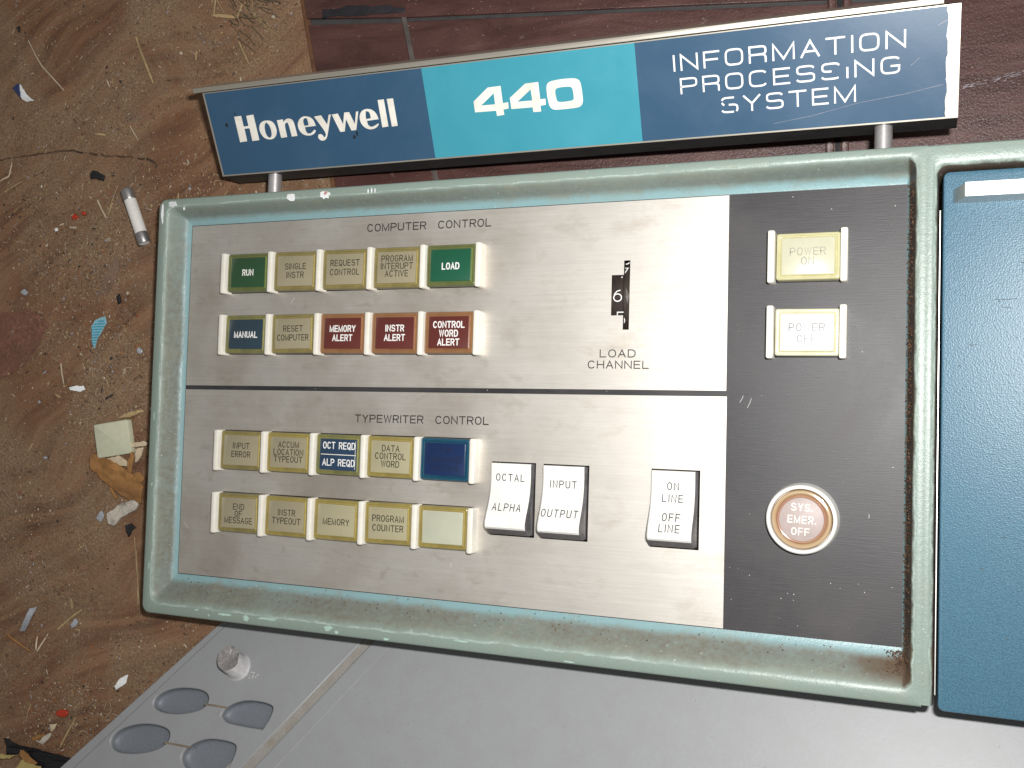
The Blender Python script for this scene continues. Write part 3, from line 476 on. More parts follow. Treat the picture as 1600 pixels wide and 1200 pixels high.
put('board_panel', quadplate('board_panel', [(xl(gy_(40)+1)+1, gy_(40)+1.6), (xs(gy_(100))+.5, gy_(100)+.8), (900, gy_(900)+.8), (900, 420), (xl(420)+1, 420)], 0, 2.6, OXB), board, FM)
RUST = simple('rust_edge', (.12, .052, .02), .8, var=.35, scale=300, bump=.5, dark=(.09, .035, .02))
put('rusty_edge_strip', quadplate('rusty_edge_strip', [(xl(60)-1.6, 60), (xl(60)+2.0, 60), (xl(420)+2.4, 420), (xl(420)-1.2, 420)], 0, 1.5, RUST), board, FM)
TAPE = simple('grey_tape', (.10, .085, .078), .45, var=.2, scale=400, bump=.3)
put('seam_tape', quadplate('seam_tape', [(xs(60)-.6, 60), (xs(60)+1.9, 60), (xs(276)+1.9, 276), (xs(277)-.6, 277)], 2.0, 2.45, TAPE, .1), board, FM)
# a torn dark sliver of wood standing out of the groove
rr = random.Random(5)
top = [(58+k*4.4, 278.0-.35*k+rr.uniform(-.5, .5)+(2.2 if 2 < k < 9 else .8)) for k in range(11)]
bot = [(58+k*4.4, 274.6-.12*k+rr.uniform(-.5, .5)) for k in range(10, -1, -1)]
SPL = simple('black_stain_wood', (.018, .016, .02), .6, var=.4, scale=200, bump=.5)
put('groove_filler', quadplate('groove_filler', [bl(p) for p in bot[::-1]+top[::-1]], 1.5, 3.1, SPL, .3), board, FM)
q = [(167.5, 272.6), (172, 273.8), (178, 274.2), (184, 273.4), (190, 273.0), (196, 271.6), (204, 270.0), (214, 268.4), (214, 269.4), (205, 271.2), (197, 273.2), (190, 274.6), (183, 275.2), (176, 275.8), (169, 275.0)]
put('groove_filler', quadplate('groove_filler', [bl(p) for p in q], 1.5, 3.0, SPL, .2), board, FM)
for xa in (295.4, 301.4):       # two raised ribs running under the nameplate
    put('rib', make_mesh('rib', *rbox(*(bl((xa, 0))[0], bl((xa+3.3, 0))[0]), 150, 420, 2.0, 4.6, .8, .8), OXB, True), board, FM)
SLOTM = VOID
put('slot', make_mesh('slot', *rbox(bl((299.2, 0))[0], bl((301.1, 0))[0], 150, 420, 1.2, 2.42, .3, .1), SLOTM), board, FM)
V, F = [], []
for k in range(60):             # scuffed scratch on the right
    t = rr.random(); x = 346+t*32+rr.uniform(-1, 1); y = 218.2+t*6.0+rr.gauss(0, .45)
    ribbon([bl((x, y)), bl((x+rr.uniform(.5, 2.0), y+rr.uniform(.1, .7)))], rr.uniform(.05, .14), 2.34+k*.001, V, F)
SCR = simple('scratch_pale', (.35, .32, .36), .6, var=.3)
put('scratch', make_mesh('scratch', V, F, SCR), board, FM)['kind'] = 'stuff'

# ================================================================== the console
W_, H_ = 327.8, 170.0
console = put('control_console', None, M=T(164, 85, -34), label='worn pale green control console with brushed metal panel of lettered push buttons', cat='control panel')
def part(name, me, M=None, label=None, parent=None): return put(name, me, parent or console, M, label=label)

# --- cast frame
def ring(L, R, Tt, B, z, r, sL=0, sR=0, sT=0, sB=0, nside=24):
    x0, x1, y0, y1 = -L-sL, W_+R+sR, -B-sB, H_+Tt+sT
    c = rrect(x0, x1, y0, y1, r, 6); P = []
    m = len(c)
    for i in range(m):
        a = c[i]; b = c[(i+1) % m]; P.append((a[0], a[1], z))
        if (i+1) % 7 == 0:
            for k in range(1, nside): P.append((a[0]+(b[0]-a[0])*k/nside, a[1]+(b[1]-a[1])*k/nside, z))
    return P
led = dict(L=3.3, R=.9, Tt=3.8, B=4.1); cre = dict(L=7.4, R=3.2, Tt=7.8, B=12.9)
def mixd(t, **k): return {q: led[q]+(cre[q]-led[q])*t for q in led}
rings, bands = [], []
def add(d, z, r, band, **s): rings.append(ring(z=z, r=r, **d, **s)); bands.append(band)
add(dict(L=-.5, R=-.5, Tt=-.5, B=-.5), -.6, .1, 0)
add(dict(L=.05, R=.05, Tt=.05, B=.05), -.5, .15, 0)
for t, z in ((.3, -.1), (.65, .45), (1, 1.3)): add({q: led[q]*t for q in led}, z, .3+t*.7, .05+.33*t)
for t, z in ((.18, 2.6), (.4, 4.9), (.62, 7.1), (.8, 8.5), (.92, 9.2), (1.0, 9.6)): add(mixd(t), z, 1+t*3.4, .40+.5*t)
out = dict(L=12.0, R=334.6-W_, Tt=11.0, B=17.6)
add(dict(L=cre['L']+.9, R=cre['R']+1.0, Tt=cre['Tt']+.8, B=cre['B']+1.2), 9.9, (4.8, 4.8, 4.8, 4.8), 1.0)
add(dict(L=cre['L']+2.1, R=cre['R']+2.6, Tt=cre['Tt']+1.8, B=cre['B']+2.6), 10., (4.6, 3.5, 3.5, 4.6), 1.15)
add(out, 9.8, (4, 0, 0, 4), 1.3)
add(out, 9.6, (4, 0, 0, 4), 1.35, sL=.5, sT=.5, sB=.5)
add(out, 9.1, (4, 0, 0, 4), 1.35, sL=.85, sT=.85, sB=.85)
add(out, 8.3, (4, 0, 0, 4), 1.35, sL=1, sT=1, sB=1)
add(out, -26, (4, 0, 0, 4), 1.2, sL=.4, sT=.4, sB=.4)
V, F = loft(rings); N0 = len(rings[0]); bv = [b for b in bands for _ in range(N0)]
# the rib's right half and the top rail over the door opening (an L-shaped run)
def lpath(x, y, r, z):
    P = [(x, -17.6+(170*k/16), z) for k in range(16)]
    P += [(x, y-r-1e-3, z)]
    for k in range(1, 9):
        a = math.pi-math.pi/2*k/8; P.append((x+r+r*math.cos(a), y-r+r*math.sin(a), z))
    return P+[(x+r+(430-x-r)*k/8, y, z) for k in range(1, 9)]
LR = [lpath(334.6, 181.0, 0, 9.8), lpath(335.9, 178.5, 1.2, 10.), lpath(336.9, 175.6, 2.2, 9.85), lpath(337.7, 174.2, 3.2, 9.4), lpath(338.3, 173.2, 3.8, 8.2), lpath(338.6, 172.6, 4, 5), lpath(338.6, 172.4, 4, -20)]
LB = [1.3, 1.15, 1.0, .95, .8, .75, .6]
v2, f2 = loft(LR, close=False); off = len(V); V += v2; F += [tuple(off+q for q in f[::-1]) for f in f2]; n2 = len(LR[0]); bv += [b for b in LB for _ in range(n2)]
b0 = len(V); V += [(334.6, 181.8, 8.3), (430, 181.8, 8.3), (334.6, 181.5, 9.4), (430, 181.5, 9.4), (430, 181, 9.8), (334.6, 181, 9.8), (334.6, 181.6, -26), (430, 181.6, -26)]
F += [(b0+2, b0+3, b0+4, b0+5), (b0, b0+1, b0+3, b0+2), (b0+6, b0+7, b0+1, b0)]; bv += [1.3]*8
b0 = len(V); V += [(LR[i][0][0], -17.6, LR[i][0][2]) for i in range(7)]+[(334.6, -17.6, -20)]; F += [tuple(b0+i for i in range(8))]; bv += [1.2]*8
me = make_mesh('frame', V, F, FRAME, 50)
at = me.attributes.new('band', 'FLOAT', 'POINT'); at.data.foreach_set('value', bv)
bm = bmesh.new(); bm.from_mesh(me); bmesh.ops.recalc_face_normals(bm, faces=bm.faces); bm.to_mesh(me); bm.free()
part('frame', me, label='pale green cast frame, grimy in its inner slope')
# bare chips knocked off the paint of the rim
def chip(cx, cy, z, sx, sy, seed, mat=CHIPP, M=None, n=14, ang=0):
    r = random.Random(seed); P = []
    for k in range(n):
        a = 2*math.pi*k/n; q = r.uniform(.55, 1.1); x, y = math.cos(a)*sx*q, math.sin(a)*sy*q
        P.append((cx+x*math.cos(ang)-y*math.sin(ang), cy+x*math.sin(ang)+y*math.cos(ang)))
    return plate('paint_chip', [P], z-.05, z+.03, mat)
for cx, cy, z, sx, sy in ((-10.2, 174.6, 9.95, .9, 5.2), (-4.2, 179.0, 10., 3.0, 1.8), (2.6, 176.6, 9.8, .7, 1.1), (63.5, 178.7, 10., 3.1, 2.4), (82, 178.7, 10., 3.6, 2.7), (104.4, 178.9, 10., .35, 1.2), (106.2, 179.0, 10., .35, 1.5), (107.9, 179., 10., .35, 1.3)):
    part('paint_chip', chip(cx, cy, z+.02, sx, sy, int(cx*7)+300), label='bare white chip in the green paint' if sx > 2 else None)
part('paint_chip', chip(82.3, 179.3, 10.09, 1.0, .9, 5, simple('pink_primer', (.55, .25, .24), .6)), label='pink primer inside the white chip')
for cx, cy, sx, sy in ((20, -14.3, 1.4, .4), (36, -14.9, 4.2, .7), (48, -15.6, 2.0, 1.6), (60, -14.6, 6., .6), (92, -15.6, 2.6, 1.3), (96, -16.9, 1.2, .8), (121, -17.2, 1.6, .6), (156, -14.3, 5, .4), (204, -17.4, 3, .35), (27, -16.2, .6, .8), (-9.2, 4, .35, 2.0), (-9.6, 43, .5, .9), (-10, 76, .35, 2.4)):
    part('paint_chip', chip(cx, cy, 10.03, sx, sy, int(cx*3)+400, simple('pale_mint_scuff', (.42, .58, .50), .6) if 'pale_mint_scuff' not in MATS else MATS['pale_mint_scuff']))
# crumbs of rust-brown dirt packed in the right and lower right gutter
rg = random.Random(11); V, F, MI = [], [], []
for k in range(1500):
    u = rg.random()
    if u < .62: x = W_+rg.uniform(.5, 2.3); y = rg.uniform(-4, 170); z = 1.3*min(1, (x-W_)/.9)+max(0, (x-W_-.9))*4.6+rg.uniform(0, .5)
    elif u < .9:
        x = W_+2.2-abs(rg.gauss(0, 3.2)); y = -1.5-rg.random()**1.2*8; z = 1.3*min(1, -y/4.1)+max(0, -y-4.1)*.98+max(0, x-W_-.9)*1.5+rg.uniform(0, .4)
    else: x = rg.uniform(0, 328); y = -1-rg.random()*8; z = 1.3*min(1, -y/4.1)+max(0, -y-4.1)*.98+rg.uniform(0, .2)
    L = rg.uniform(.2, .8); a = rg.uniform(0, 6.3); b = len(V); c, s = math.cos(a)*L/2, math.sin(a)*L/2
    V += [(x-c, y-s, z), (x+s, y-c, z+.1), (x+c, y+s, z+.05), (x-s, y+c, z), (x, y, z+L*.35)]
    F += [(b, b+1, b+4), (b+1, b+2, b+4), (b+2, b+3, b+4), (b+3, b, b+4)]; MI += [rg.choices((0, 1, 2), (60, 20, 20))[0]]*4
me = make_mesh('gutter_dirt', V, F, None)
for q in (simple('rust_dirt', (.11, .055, .028), .9, var=.4, bump=0), C4, C2): me.materials.append(q)
me.polygons.foreach_set('material_index', MI)
part('gutter_dirt', me)['kind'] = 'stuff'

# --- faceplates
RK = ((164.0, 184.1, 29.6, 60.9), (187.5, 207.5, 29.6, 60.8), (233.6, 253.2, 29.5, 60.8))
def hole(q, g=0): x0, x1, y0, y1 = q; return [(x0-g, y0-g), (x1+g, y0-g), (x1+g, y1+g), (x0-g, y1+g)]
DIAL = [(220.2, 116.9), (222.75, 116.9), (222.75, 145.4), (220.15, 145.4), (220.15, 139.5), (215.05, 139.5), (215.1, 122.8), (220.2, 122.8)]
part('base_panel', plate('base_panel', [[(-.2, -.2), (W_+.2, -.2), (W_+.2, H_+.2), (-.2, H_+.2)]]+[hole(q) for q in RK]+[DIAL], -1.6, 0, BLACK), label='scuffed black panel surface holding the power buttons')
part('aluminium_panel', plate('aluminium_panel', [[(.1, 91.5), (262.7, 92.5), (262.4, H_-.1), (.1, H_-.1)], DIAL], -.02, .1, ALU), label='brushed aluminium panel lettered COMPUTER CONTROL')
part('aluminium_panel', plate('aluminium_panel', [[(.1, .1), (263.3, .1), (263.0, 90.2), (.1, 89.5)]]+[hole(q) for q in RK], -.02, .1, ALU), label='brushed aluminium panel lettered TYPEWRITER CONTROL')
part('lettering', text([('COMPUTER  CONTROL', 129.6, 162.75, 3.1, .98, .50, .42, 2.3, 61.0, -.006)], INKB), T(0, 0, .13), label='COMPUTER CONTROL in wide black letters')
part('lettering', text([('TYPEWRITER  CONTROL', 128.9, 76.3, 3.1, .98, .50, .42, 2.3, 65.6, .008)], INKB), T(0, 0, .13), label='TYPEWRITER CONTROL in wide black letters')
part('lettering', text([('LOAD', 218.3, 105.7, 2.9, .98, .44, .42, 2.3, 14.8), ('CHANNEL', 218.6, 101.1, 2.9, .98, .44, .42, 2.3, 25.4)], INKB), T(0, 0, .13), label='LOAD CHANNEL in wide black letters')
# scratches and pale specks on the panels
V, F = [], []; rs = random.Random(21)
for (x, y, a, L) in ((59, 130.5, 1.0, 3.5), (5, 22, 2.4, 4), (70, 55, .8, 2), (146, 14.5, 1.6, 1.8), (152, 11, .4, 1.2), (76, 57.5, .8, 2.5), (268, 88, 1.1, 3), (271, 86, 1.2, 4), (316, 46, 1.57, 1.5), (190, 8, .2, 1)):
    ribbon([(x, y), (x+L*.5*math.cos(a)+.2, y+L*.5*math.sin(a)), (x+L*math.cos(a), y+L*math.sin(a))], .07, .14+len(V)*1e-4, V, F)
for k in range(150):
    x = rs.uniform(3, 325); y = rs.uniform(2, 168) if rs.random() < .5 else rs.uniform(1, 24)
    L = rs.uniform(.15, .5); a = rs.uniform(0, 3); ribbon([(x, y), (x+L*math.cos(a), y+L*math.sin(a))], rs.uniform(.05, .14), .14+k*1e-4, V, F)
part('scratch', make_mesh('scratch', V, F, simple('pale_scratch', (.66, .64, .60), .6)))['kind'] = 'stuff'

# --- push buttons
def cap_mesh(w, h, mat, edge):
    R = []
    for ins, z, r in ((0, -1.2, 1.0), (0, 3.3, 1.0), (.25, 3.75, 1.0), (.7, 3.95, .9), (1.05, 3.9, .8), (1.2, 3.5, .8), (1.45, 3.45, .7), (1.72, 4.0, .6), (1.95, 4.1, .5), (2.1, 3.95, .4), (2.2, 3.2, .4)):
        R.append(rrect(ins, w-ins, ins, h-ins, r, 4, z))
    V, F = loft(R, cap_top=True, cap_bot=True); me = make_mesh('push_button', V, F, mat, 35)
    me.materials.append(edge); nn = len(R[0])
    me.polygons.foreach_set('material_index', [1 if 6 <= i//nn <= 6 and i < nn*10 else 0 for i in range(len(F))]); return me  # inner riser faces take the painted edge glow colour
def legend_mesh(w, h, mat, i=2.08):
    V, F = loft([rrect(i, w-i, i, h-i, .4, 3, 3.1), rrect(i, w-i, i, h-i, .4, 3, 3.9), rrect(i+.15, w-i-.15, i+.15, h-i-.15, .35, 3, 3.98)], cap_top=True, cap_bot=True)
    return make_mesh('legend_plate', V, F, mat, 30)
BW, BH = 23.4, 18.2
PITCH, X0 = 26.62, 22.5
ROWS = (135.4, 106.0, 51.0, 21.5)      # lower edge of the separators
H1, ST1 = 2.55, .38
btn = [
 [('RUN', 'green', 'green', 'w', [('RUN', .50)]), ('SINGLE INSTR', 'amber', 'tan', 'd', [('SINGLE', .62), ('INSTR', .40)]),
  ('REQUEST CONTROL', 'amber', 'tan', 'd', [('REQUEST', .66), ('CONTROL', .43)]), ('PROGRAM INTERUPT ACTIVE', 'amber', 'tan', 'd', [('PROGRAM', .72), ('INTERUPT', .535), ('ACTIVE', .35)]),
  ('LOAD', 'green', 'green2', 'w', [('LOAD', .48)])],
 [('MANUAL', 'navy', 'navy', 'w', [('MANUAL', .49)]), ('RESET COMPUTER', 'amber', 'tan', 'd', [('RESET', .63), ('COMPUTER', .40)]),
  ('MEMORY ALERT', 'red', 'red', 'w', [('MEMORY', .62), ('ALERT', .39)]), ('INSTR ALERT', 'red', 'red', 'w', [('INSTR', .62), ('ALERT', .39)]),
  ('CONTROL WORD ALERT', 'red', 'red', 'w', [('CONTROL', .69), ('WORD', .48), ('ALERT', .27)])],
 [('INPUT ERROR', 'amber', 'tan', 'd', [('INPUT', .62), ('ERROR', .40)]), ('ACCUM LOCATION TYPEOUT', 'ambery', 'tan', 'd', [('ACCUM', .70), ('LOCATION', .51), ('TYPEOUT', .33)]),
  ('OCT REQD ALP REQD', 'navy', 'navy2', 'w', [('OCT REQD', .72), ('ALP REQD', .30)]), ('DATA CONTROL WORD', 'ambery', 'tany', 'd', [('DATA', .71), ('CONTROL', .52), ('WORD', .33)]),
  ('TYP COMMAND WAITING', 'blue', 'blue', 'b', [('TYP', .70), ('COMMAND', .50), ('WAITING', .30)])],
 [('END OF MESSAGE', 'amber', 'tan', 'd', [('END', .66), ('OF', .48), ('MESSAGE', .31)]), ('INSTR TYPEOUT', 'ambery', 'tan', 'd', [('INSTR', .60), ('TYPEOUT', .39)]),
  ('MEMORY', 'ambery', 'tany', 'd', [('MEMORY', .46)]), ('PROGRAM COUNTER', 'ambery', 'tany', 'd', [('PROGRAM', .62), ('COUNTER', .39)]),
  ('', 'ambery', 'blank', 'd', [])]]
desc = {'green': 'dark green', 'green2': 'emerald green', 'tan': 'tan', 'tany': 'pale sand', 'navy': 'slate blue', 'navy2': 'navy', 'red': 'maroon', 'blue': 'all blue', 'blank': 'blank cream'}
rb = random.Random(9)
for r in range(4):
    for k in range(5):
        nm, rim, leg, ink, lines = btn[r][k]
        x = X0+PITCH*k+2.55; y = ROWS[r]+.9
        M = T(x, y, rb.uniform(-.25, .15)) @ Matrix.Rotation(math.radians(rb.uniform(-.5, .5)), 4, 'Z') @ Matrix.Rotation(rb.uniform(-.006, .006), 4, 'X')
        lab = (f'{desc[leg]} push button lettered {nm}' if nm else 'blank cream push button at the end of the bottom row')
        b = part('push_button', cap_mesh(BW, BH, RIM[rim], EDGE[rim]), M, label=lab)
        put('legend_plate', legend_mesh(BW, BH, LEG[leg]), b, M)
        if lines:
            inkm = {'w': INKW, 'd': INKD, 'b': INKBL}[ink]; st = .52 if ink == 'w' else .40
            tl = []
            for s, fy in lines:
                long = len(s.replace('I', '')) > 7
                gw = .60 if ink != 'w' else .58
                tl.append((s, BW/2+.1+(.0), BH*fy-H1/2, H1, gw, st, .30, 2.2, None if not (long and ' ' not in s) else 16.8))
            if nm.startswith('OCT'): tl = [(s, BW/2+.4, BH*fy-H1/2, H1+.2, .56, .46, .28, 2.2, 16.4) for s, fy in lines]
            put('lettering', text(tl, inkm), b, M @ T(0, 0, 4.01))
            if nm.startswith('OCT'):
                V, F = [], []; ribbon([(2.7, BH*.50), (BW-2.4, BH*.50)], .17, 4.02, V, F); ribbon([(BW-2.8, 2.8), (BW-2.8, BH-2.8)], .12, 4.03, V, F)
                put('divider_line', make_mesh('divider_line', V, F, INKC), b, M)
    for k in range(6):
        x = X0+PITCH*k; y = ROWS[r]
        part('separator', make_mesh('separator', *rbox(x, x+2.7, y, y+19.4, -.5, 6.0, .9, .7), IVORY, 40))
    # dark gap round the row of caps
    part('button_slot', make_mesh('button_slot', *rbox(X0+1.5, X0+PITCH*5+1, ROWS[r]+.55, ROWS[r]+19.45, -.3, .22, .3, .05), VOID))
# --- the two power buttons
HV = ((Vector((329.3, 76.9, 393)) + (CAM + CR.to_3x3() @ Vector((30, 38, 4)))) / 2)
for (y0, nm, rim, leg, lines, lab) in ((134.8, 'POWER ON', 'pale', 'pale', [('POWER', .60), ('ON', .40)], 'pale lemon push button lettered POWER ON'),
                                  (105.9, 'POWER OFF', 'pale2', 'white', [('POWER', .60), ('OFF', .36)], 'whitish glaring push button lettered POWER OFF')):
    M = T(281.5, y0, 1.0)
    if nm == 'POWER OFF':       # pressed slightly askew, so that it throws the flash back
        c = Vector((293, y0+9, 4)); nrm = (HV-c).normalized(); ax = Vector((0, 0, 1)).cross(nrm)
        M = T(*c) @ Matrix.Rotation(min(ax.length, .12)*.62, 4, ax) @ T(*(-c)) @ M
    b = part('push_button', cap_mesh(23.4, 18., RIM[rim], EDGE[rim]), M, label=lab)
    put('legend_plate', legend_mesh(23.4, 18., LEG[leg], 2.08), b, M)
    put('lettering', text([(s, 11.6, 18*fy-1.3, 2.7, .66, .36, .34, 2.2) for s, fy in lines], INKG if nm == 'POWER ON' else INKL), b, M @ T(0, 0, 4.02))
    for xs_ in (278.3, 304.9):
        part('separator', make_mesh('separator', *rbox(xs_, xs_+2.7, y0-1.0, y0+19.3, -.5, 6.2, .7, .6), IVORY, 40))
    part('button_slot', make_mesh('button_slot', *rbox(280.9, 305.2, y0-.3, y0+18.4, -.3, .25, .3, .05), VOID))

# --- emergency button
ex, ey = 292.4, 44.4
V, F = lathe([(13.6, -.3), (13.3, .6), (13.0, 4.9), (12.7, 5.6), (12.2, 5.9), (11.6, 5.8), (11.3, 5.2), (11.2, 2.5), (10.9, 2.4)], 64)
eb = part('emergency_button', make_mesh('emergency_button', V, F, WHITE, True), T(ex, ey), label='round white-rimmed button lettered SYS. EMER. OFF')
EC1 = plastic('orange_lens', (.46, .31, .18), (.44, .36, .22)); EC2 = plastic('rose_lens', (.36, .19, .13), (.42, .26, .16))
V, F = lathe([(11.1, 2.0), (11.0, 4.6), (10.6, 5.3), (9.9, 5.4), (9.4, 5.0), (9.2, 4.4)], 64)
put('lens_ring', make_mesh('lens_ring', V, F, EC1, True), eb, T(ex, ey))
V, F = lathe([(9.3, 4.2), (9.1, 4.9), (8.7, 5.3), (8.3, 5.2), (8.0, 4.7)], 64)
put('lens_ring', make_mesh('lens_ring', V, F, EC2, True), eb, T(ex, ey))
V, F = lathe([(8.2, 4.0), (8.15, 4.8), (7.9, 4.9), (.01, 4.95)], 64)
put('lens_disc', make_mesh('lens_disc', V, F, PINK, True), eb, T(ex, ey))
put('lettering', text([('SYS.', 0, 3.3, 2.5, .62, .40, .38, 2.2), ('EMER.', .2, -1.3, 2.5, .62, .40, .38, 2.2), ('OFF', -.2, -5.8, 2.5, .62, .40, .38, 2.2)], INKC), eb, T(ex, ey, 5.0) @ Matrix.Rotation(-.03, 4, 'Z'))

# --- rocker switches: a concave upper half falling to a lifted lower lip
prof = [(29.9, -1.0), (30.3, 3.0), (32.9, 6.9), (33.7, 7.7), (34.8, 7.9), (36.0, 7.8), (39, 6.6), (42, 5.0), (45, 3.7), (48, 2.8), (52, 2.2), (56, 2.1), (59.0, 2.4), (60.2, 2.2), (60.4, -1.0)]
for q, lines, lab in ((RK[0], [('OCTAL', 54.3, 0), ('ALPHA', 42.0, -.2)], 'white rocker switch lettered OCTAL ALPHA'),
                  (RK[1], [('INPUT', 52.7, .3), ('OUTPUT', 40.9, .0)], 'white rocker switch lettered INPUT OUTPUT'),
                  (RK[2], [('ON', 54.2, .2), ('LINE', 49.4, .2), ('OFF', 42.1, .2), ('LINE', 37.9, 0)], 'white rocker switch lettered ON LINE OFF LINE')):
    x0, x1 = q[0]+.35, q[1]-1.6; dy = q[3]-60.8
    V, F = [], []; FS = []
    n = len(prof); inset = .55
    for xx, ins in ((x0, 1), (x0+inset, 0), (x1-inset, 0), (x1, 1)):
        for (y, z) in prof: V.append((xx, y+dy, z-(.5 if ins else 0)))
    for i in range(3):
        for j in range(n-1): F.append((i*n+j, (i+1)*n+j, (i+1)*n+j+1, i*n+j+1)); FS.append(1 if j < 2 else 0)
    F.append(tuple(range(n))); FS.append(1); F.append(tuple(3*n+j for j in range(n-1, -1, -1))); FS.append(1)
    # side cheek flaring out to the right
    b0 = len(V)
    for (y, z) in prof: V.append((x1+.95, y+dy+(.4 if y < 45 else 0), min(z-2.2, 4.2) if z > 0 else z))
    for j in range(n-1): F.append((3*n+j, b0+j, b0+j+1, 3*n+j+1)); FS.append(1)
    F.append(tuple(b0+j for j in range(n-1, -1, -1))); FS.append(1)
    me = make_mesh('rocker_switch', V, F, WHITE, 28); me.materials.append(RSIDE); me.polygons.foreach_set('material_index', FS)
    bm = bmesh.new(); bm.from_mesh(me); bmesh.ops.recalc_face_normals(bm, faces=bm.faces); bm.to_mesh(me); bm.free()
    rk = part('rocker_switch', me, label=lab)
    # lettering wrapped on the curved face
    tm = text([(s, (x0+x1)/2+ox, y+dy-1.35, 2.75, .60, .36, .42, 2.2) for s, y, ox in lines], INKB)
    bm = bmesh.new(); bm.from_mesh(tm); bmesh.ops.subdivide_edges(bm, edges=[e for e in bm.edges if abs(e.verts[0].co.y-e.verts[1].co.y) > .0006], cuts=4); bm.to_mesh(tm); bm.free()
    for v in tm.vertices:
        y = v.co.y/S-dy
        for (ya, za), (yb, zb) in zip(prof, prof[1:]):
            if ya <= y <= yb: v.co.z += (za+(zb-za)*(y-ya)/(yb-ya)+.09)*S; break
    put('lettering', tm, rk)
    x0, x1, y0, y1 = q      # dark well under the switch
    V = [(x0-.3, y0-.3, -.2), (x1+.3, y0-.3, -.2), (x1+.3, y1+.3, -.2), (x0-.3, y1+.3, -.2), (x0-.3, y0-.3, -8), (x1+.3, y0-.3, -8), (x1+.3, y1+.3, -8), (x0-.3, y1+.3, -8)]
    F = [(0, 1, 5, 4), (1, 2, 6, 5), (2, 3, 7, 6), (3, 0, 4, 7), (4, 5, 6, 7)]
    part('switch_well', make_mesh('switch_well', V, F, VOID))

# --- thumbwheel behind its slot
Rw = 20.0; yc = 131.2
V, F = loft([[(214.4+dx, yc+(Rw-dr)*math.cos(a), -Rw-.35+(Rw-dr)*math.sin(a)) for a in [math.pi*k/24 for k in range(25)]] for dx, dr in ((0, .3), (.4, 0), (5.2, 0), (5.5, .9), (8.2, .9), (8.7, 0))], close=False)
tw = part('thumbwheel', make_mesh('thumbwheel', V, F, WHEEL, True), label='dark thumbwheel showing 6 in the load channel slot')
def wheel_text(s, ycen, cx=217.6, h=4.6, gw=.72, st=.42):
    tm = text([(s, cx, ycen-h/2, h, gw, st, .2, 2.0)], INKW)
    for v in tm.vertices:
        y = v.co.y/S-yc; v.co.z += (-Rw-.35+math.sqrt(max(Rw*Rw-y*y, 1))+.06)*S
    return tm
put('numeral', wheel_text('6', yc-.2), tw, label='white numeral 6'); put('numeral', wheel_text('5', yc-9.2, 218.6), tw); put('numeral', wheel_text('7', yc+9.6, 219.4, 4.2), tw)
V, F = [], []; ribbon([(220.6, 144.0), (221.6, 144.2), (222.1, 144.7)], .18, -1.0, V, F); put('numeral', make_mesh('numeral', V, F, INKW), tw)
V = [(221.2, 134.2, -.1), (222.6, 131.0, .0), (221.9, 127.6, -.1), (221.0, 130.5, .15)]
put('pointer', make_mesh('pointer', V, [(0, 3, 1), (3, 2, 1)], simple('dark_pointer', (.12, .10, .095), .35)), tw)
V = [(213, 115, -.3), (225, 115, -.3), (225, 147, -.3), (213, 147, -.3), (213, 115, -22), (225, 115, -22), (225, 147, -22), (213, 147, -22)]
part('switch_well', make_mesh('switch_well', V, [(0, 1, 5, 4), (1, 2, 6, 5), (2, 3, 7, 6), (3, 0, 4, 7), (4, 5, 6, 7)], VOID))

# --- blue door with its bar handle
door = part('door', make_mesh('door', *rbox(339.9, 470, -19.5, 172.0, -6, 8.0, 2.2, .9, 5), DOOR, 40), label='blue hammered-paint door on the right')
V, F = [], []
for k in range(60):
    x = rs.uniform(343, 372); y = rs.uniform(0, 158); ribbon([(x, y), (x+rs.uniform(-.2, 1.2), y+rs.uniform(-.5, .3))], rs.uniform(.06, .2), 8.03+k*5e-4, V, F)
ribbon([(357, 125.6), (360, 125.5), (364, 125.7)], .12, 8.05, V, F); ribbon([(359, 123), (362.5, 122.4)], .1, 8.06, V, F)
put('scratch', make_mesh('scratch', V, F, simple('door_scratch', (.03, .06, .07), .6)), door)['kind'] = 'stuff'
V = []
for z, xa, ya, yb in ((8.0, 343.1, 160.3, 165.2), (19.4, 346.6, 160.3, 165.2)): V += [(xa, ya, z), (470, ya, z), (470, yb, z), (xa, yb, z)]
me = make_mesh('handle', V, [(0, 1, 5, 4), (1, 2, 6, 5), (2, 3, 7, 6), (3, 0, 4, 7), (4, 5, 6, 7)], ALU2)
bm = bmesh.new(); bm.from_mesh(me); bmesh.ops.bevel(bm, geom=list(bm.edges), offset=.00015, segments=2, affect='EDGES'); bm.to_mesh(me); bm.free()
put('handle', me, door, label='square aluminium bar handle')
V, F = rbox(338.75, 339.2, -14, 158, -6, 8.6, .1, .1)
part('edge_trim', make_mesh('edge_trim', V, F, ALU2))

# --- nameplate on two posts
th = math.radians(26)
SM = Matrix.Translation((18.5, 193., 2.)) @ Matrix.Rotation(th, 4, 'X')
L_, HV_ = 326.2, 39.6
inv = SM.inverted()
def loc(x, y, z): return inv @ Vector((x, y, z))
bb = loc(18.5, 193.2, -11.5); bt = loc(18.5, 193+HV_*math.cos(th)-1.0, -11.5)
secs = [(bb.y, bb.z), (.2, -.55), (0, -.2), (.15, 0), (HV_-.1, 0), (HV_, -.3), (HV_+.2, -2), (bt.y, bt.z)]
V, F = loft([[(x, y, z) for y, z in secs] for x in (0, L_)], cap_top=True, cap_bot=True)
me = make_mesh('nameplate', V, F, TRIM); me.materials.append(SHELL)
for p in me.polygons:
    c = p.center/S
    if c.z < -.4: p.material_index = 1
bm = bmesh.new(); bm.from_mesh(me); bmesh.ops.recalc_face_normals(bm, faces=bm.faces); bm.to_mesh(me); bm.free()
sign = part('nameplate', me, SM, label='long blue and teal nameplate lettered Honeywell 440 INFORMATION PROCESSING SYSTEM')
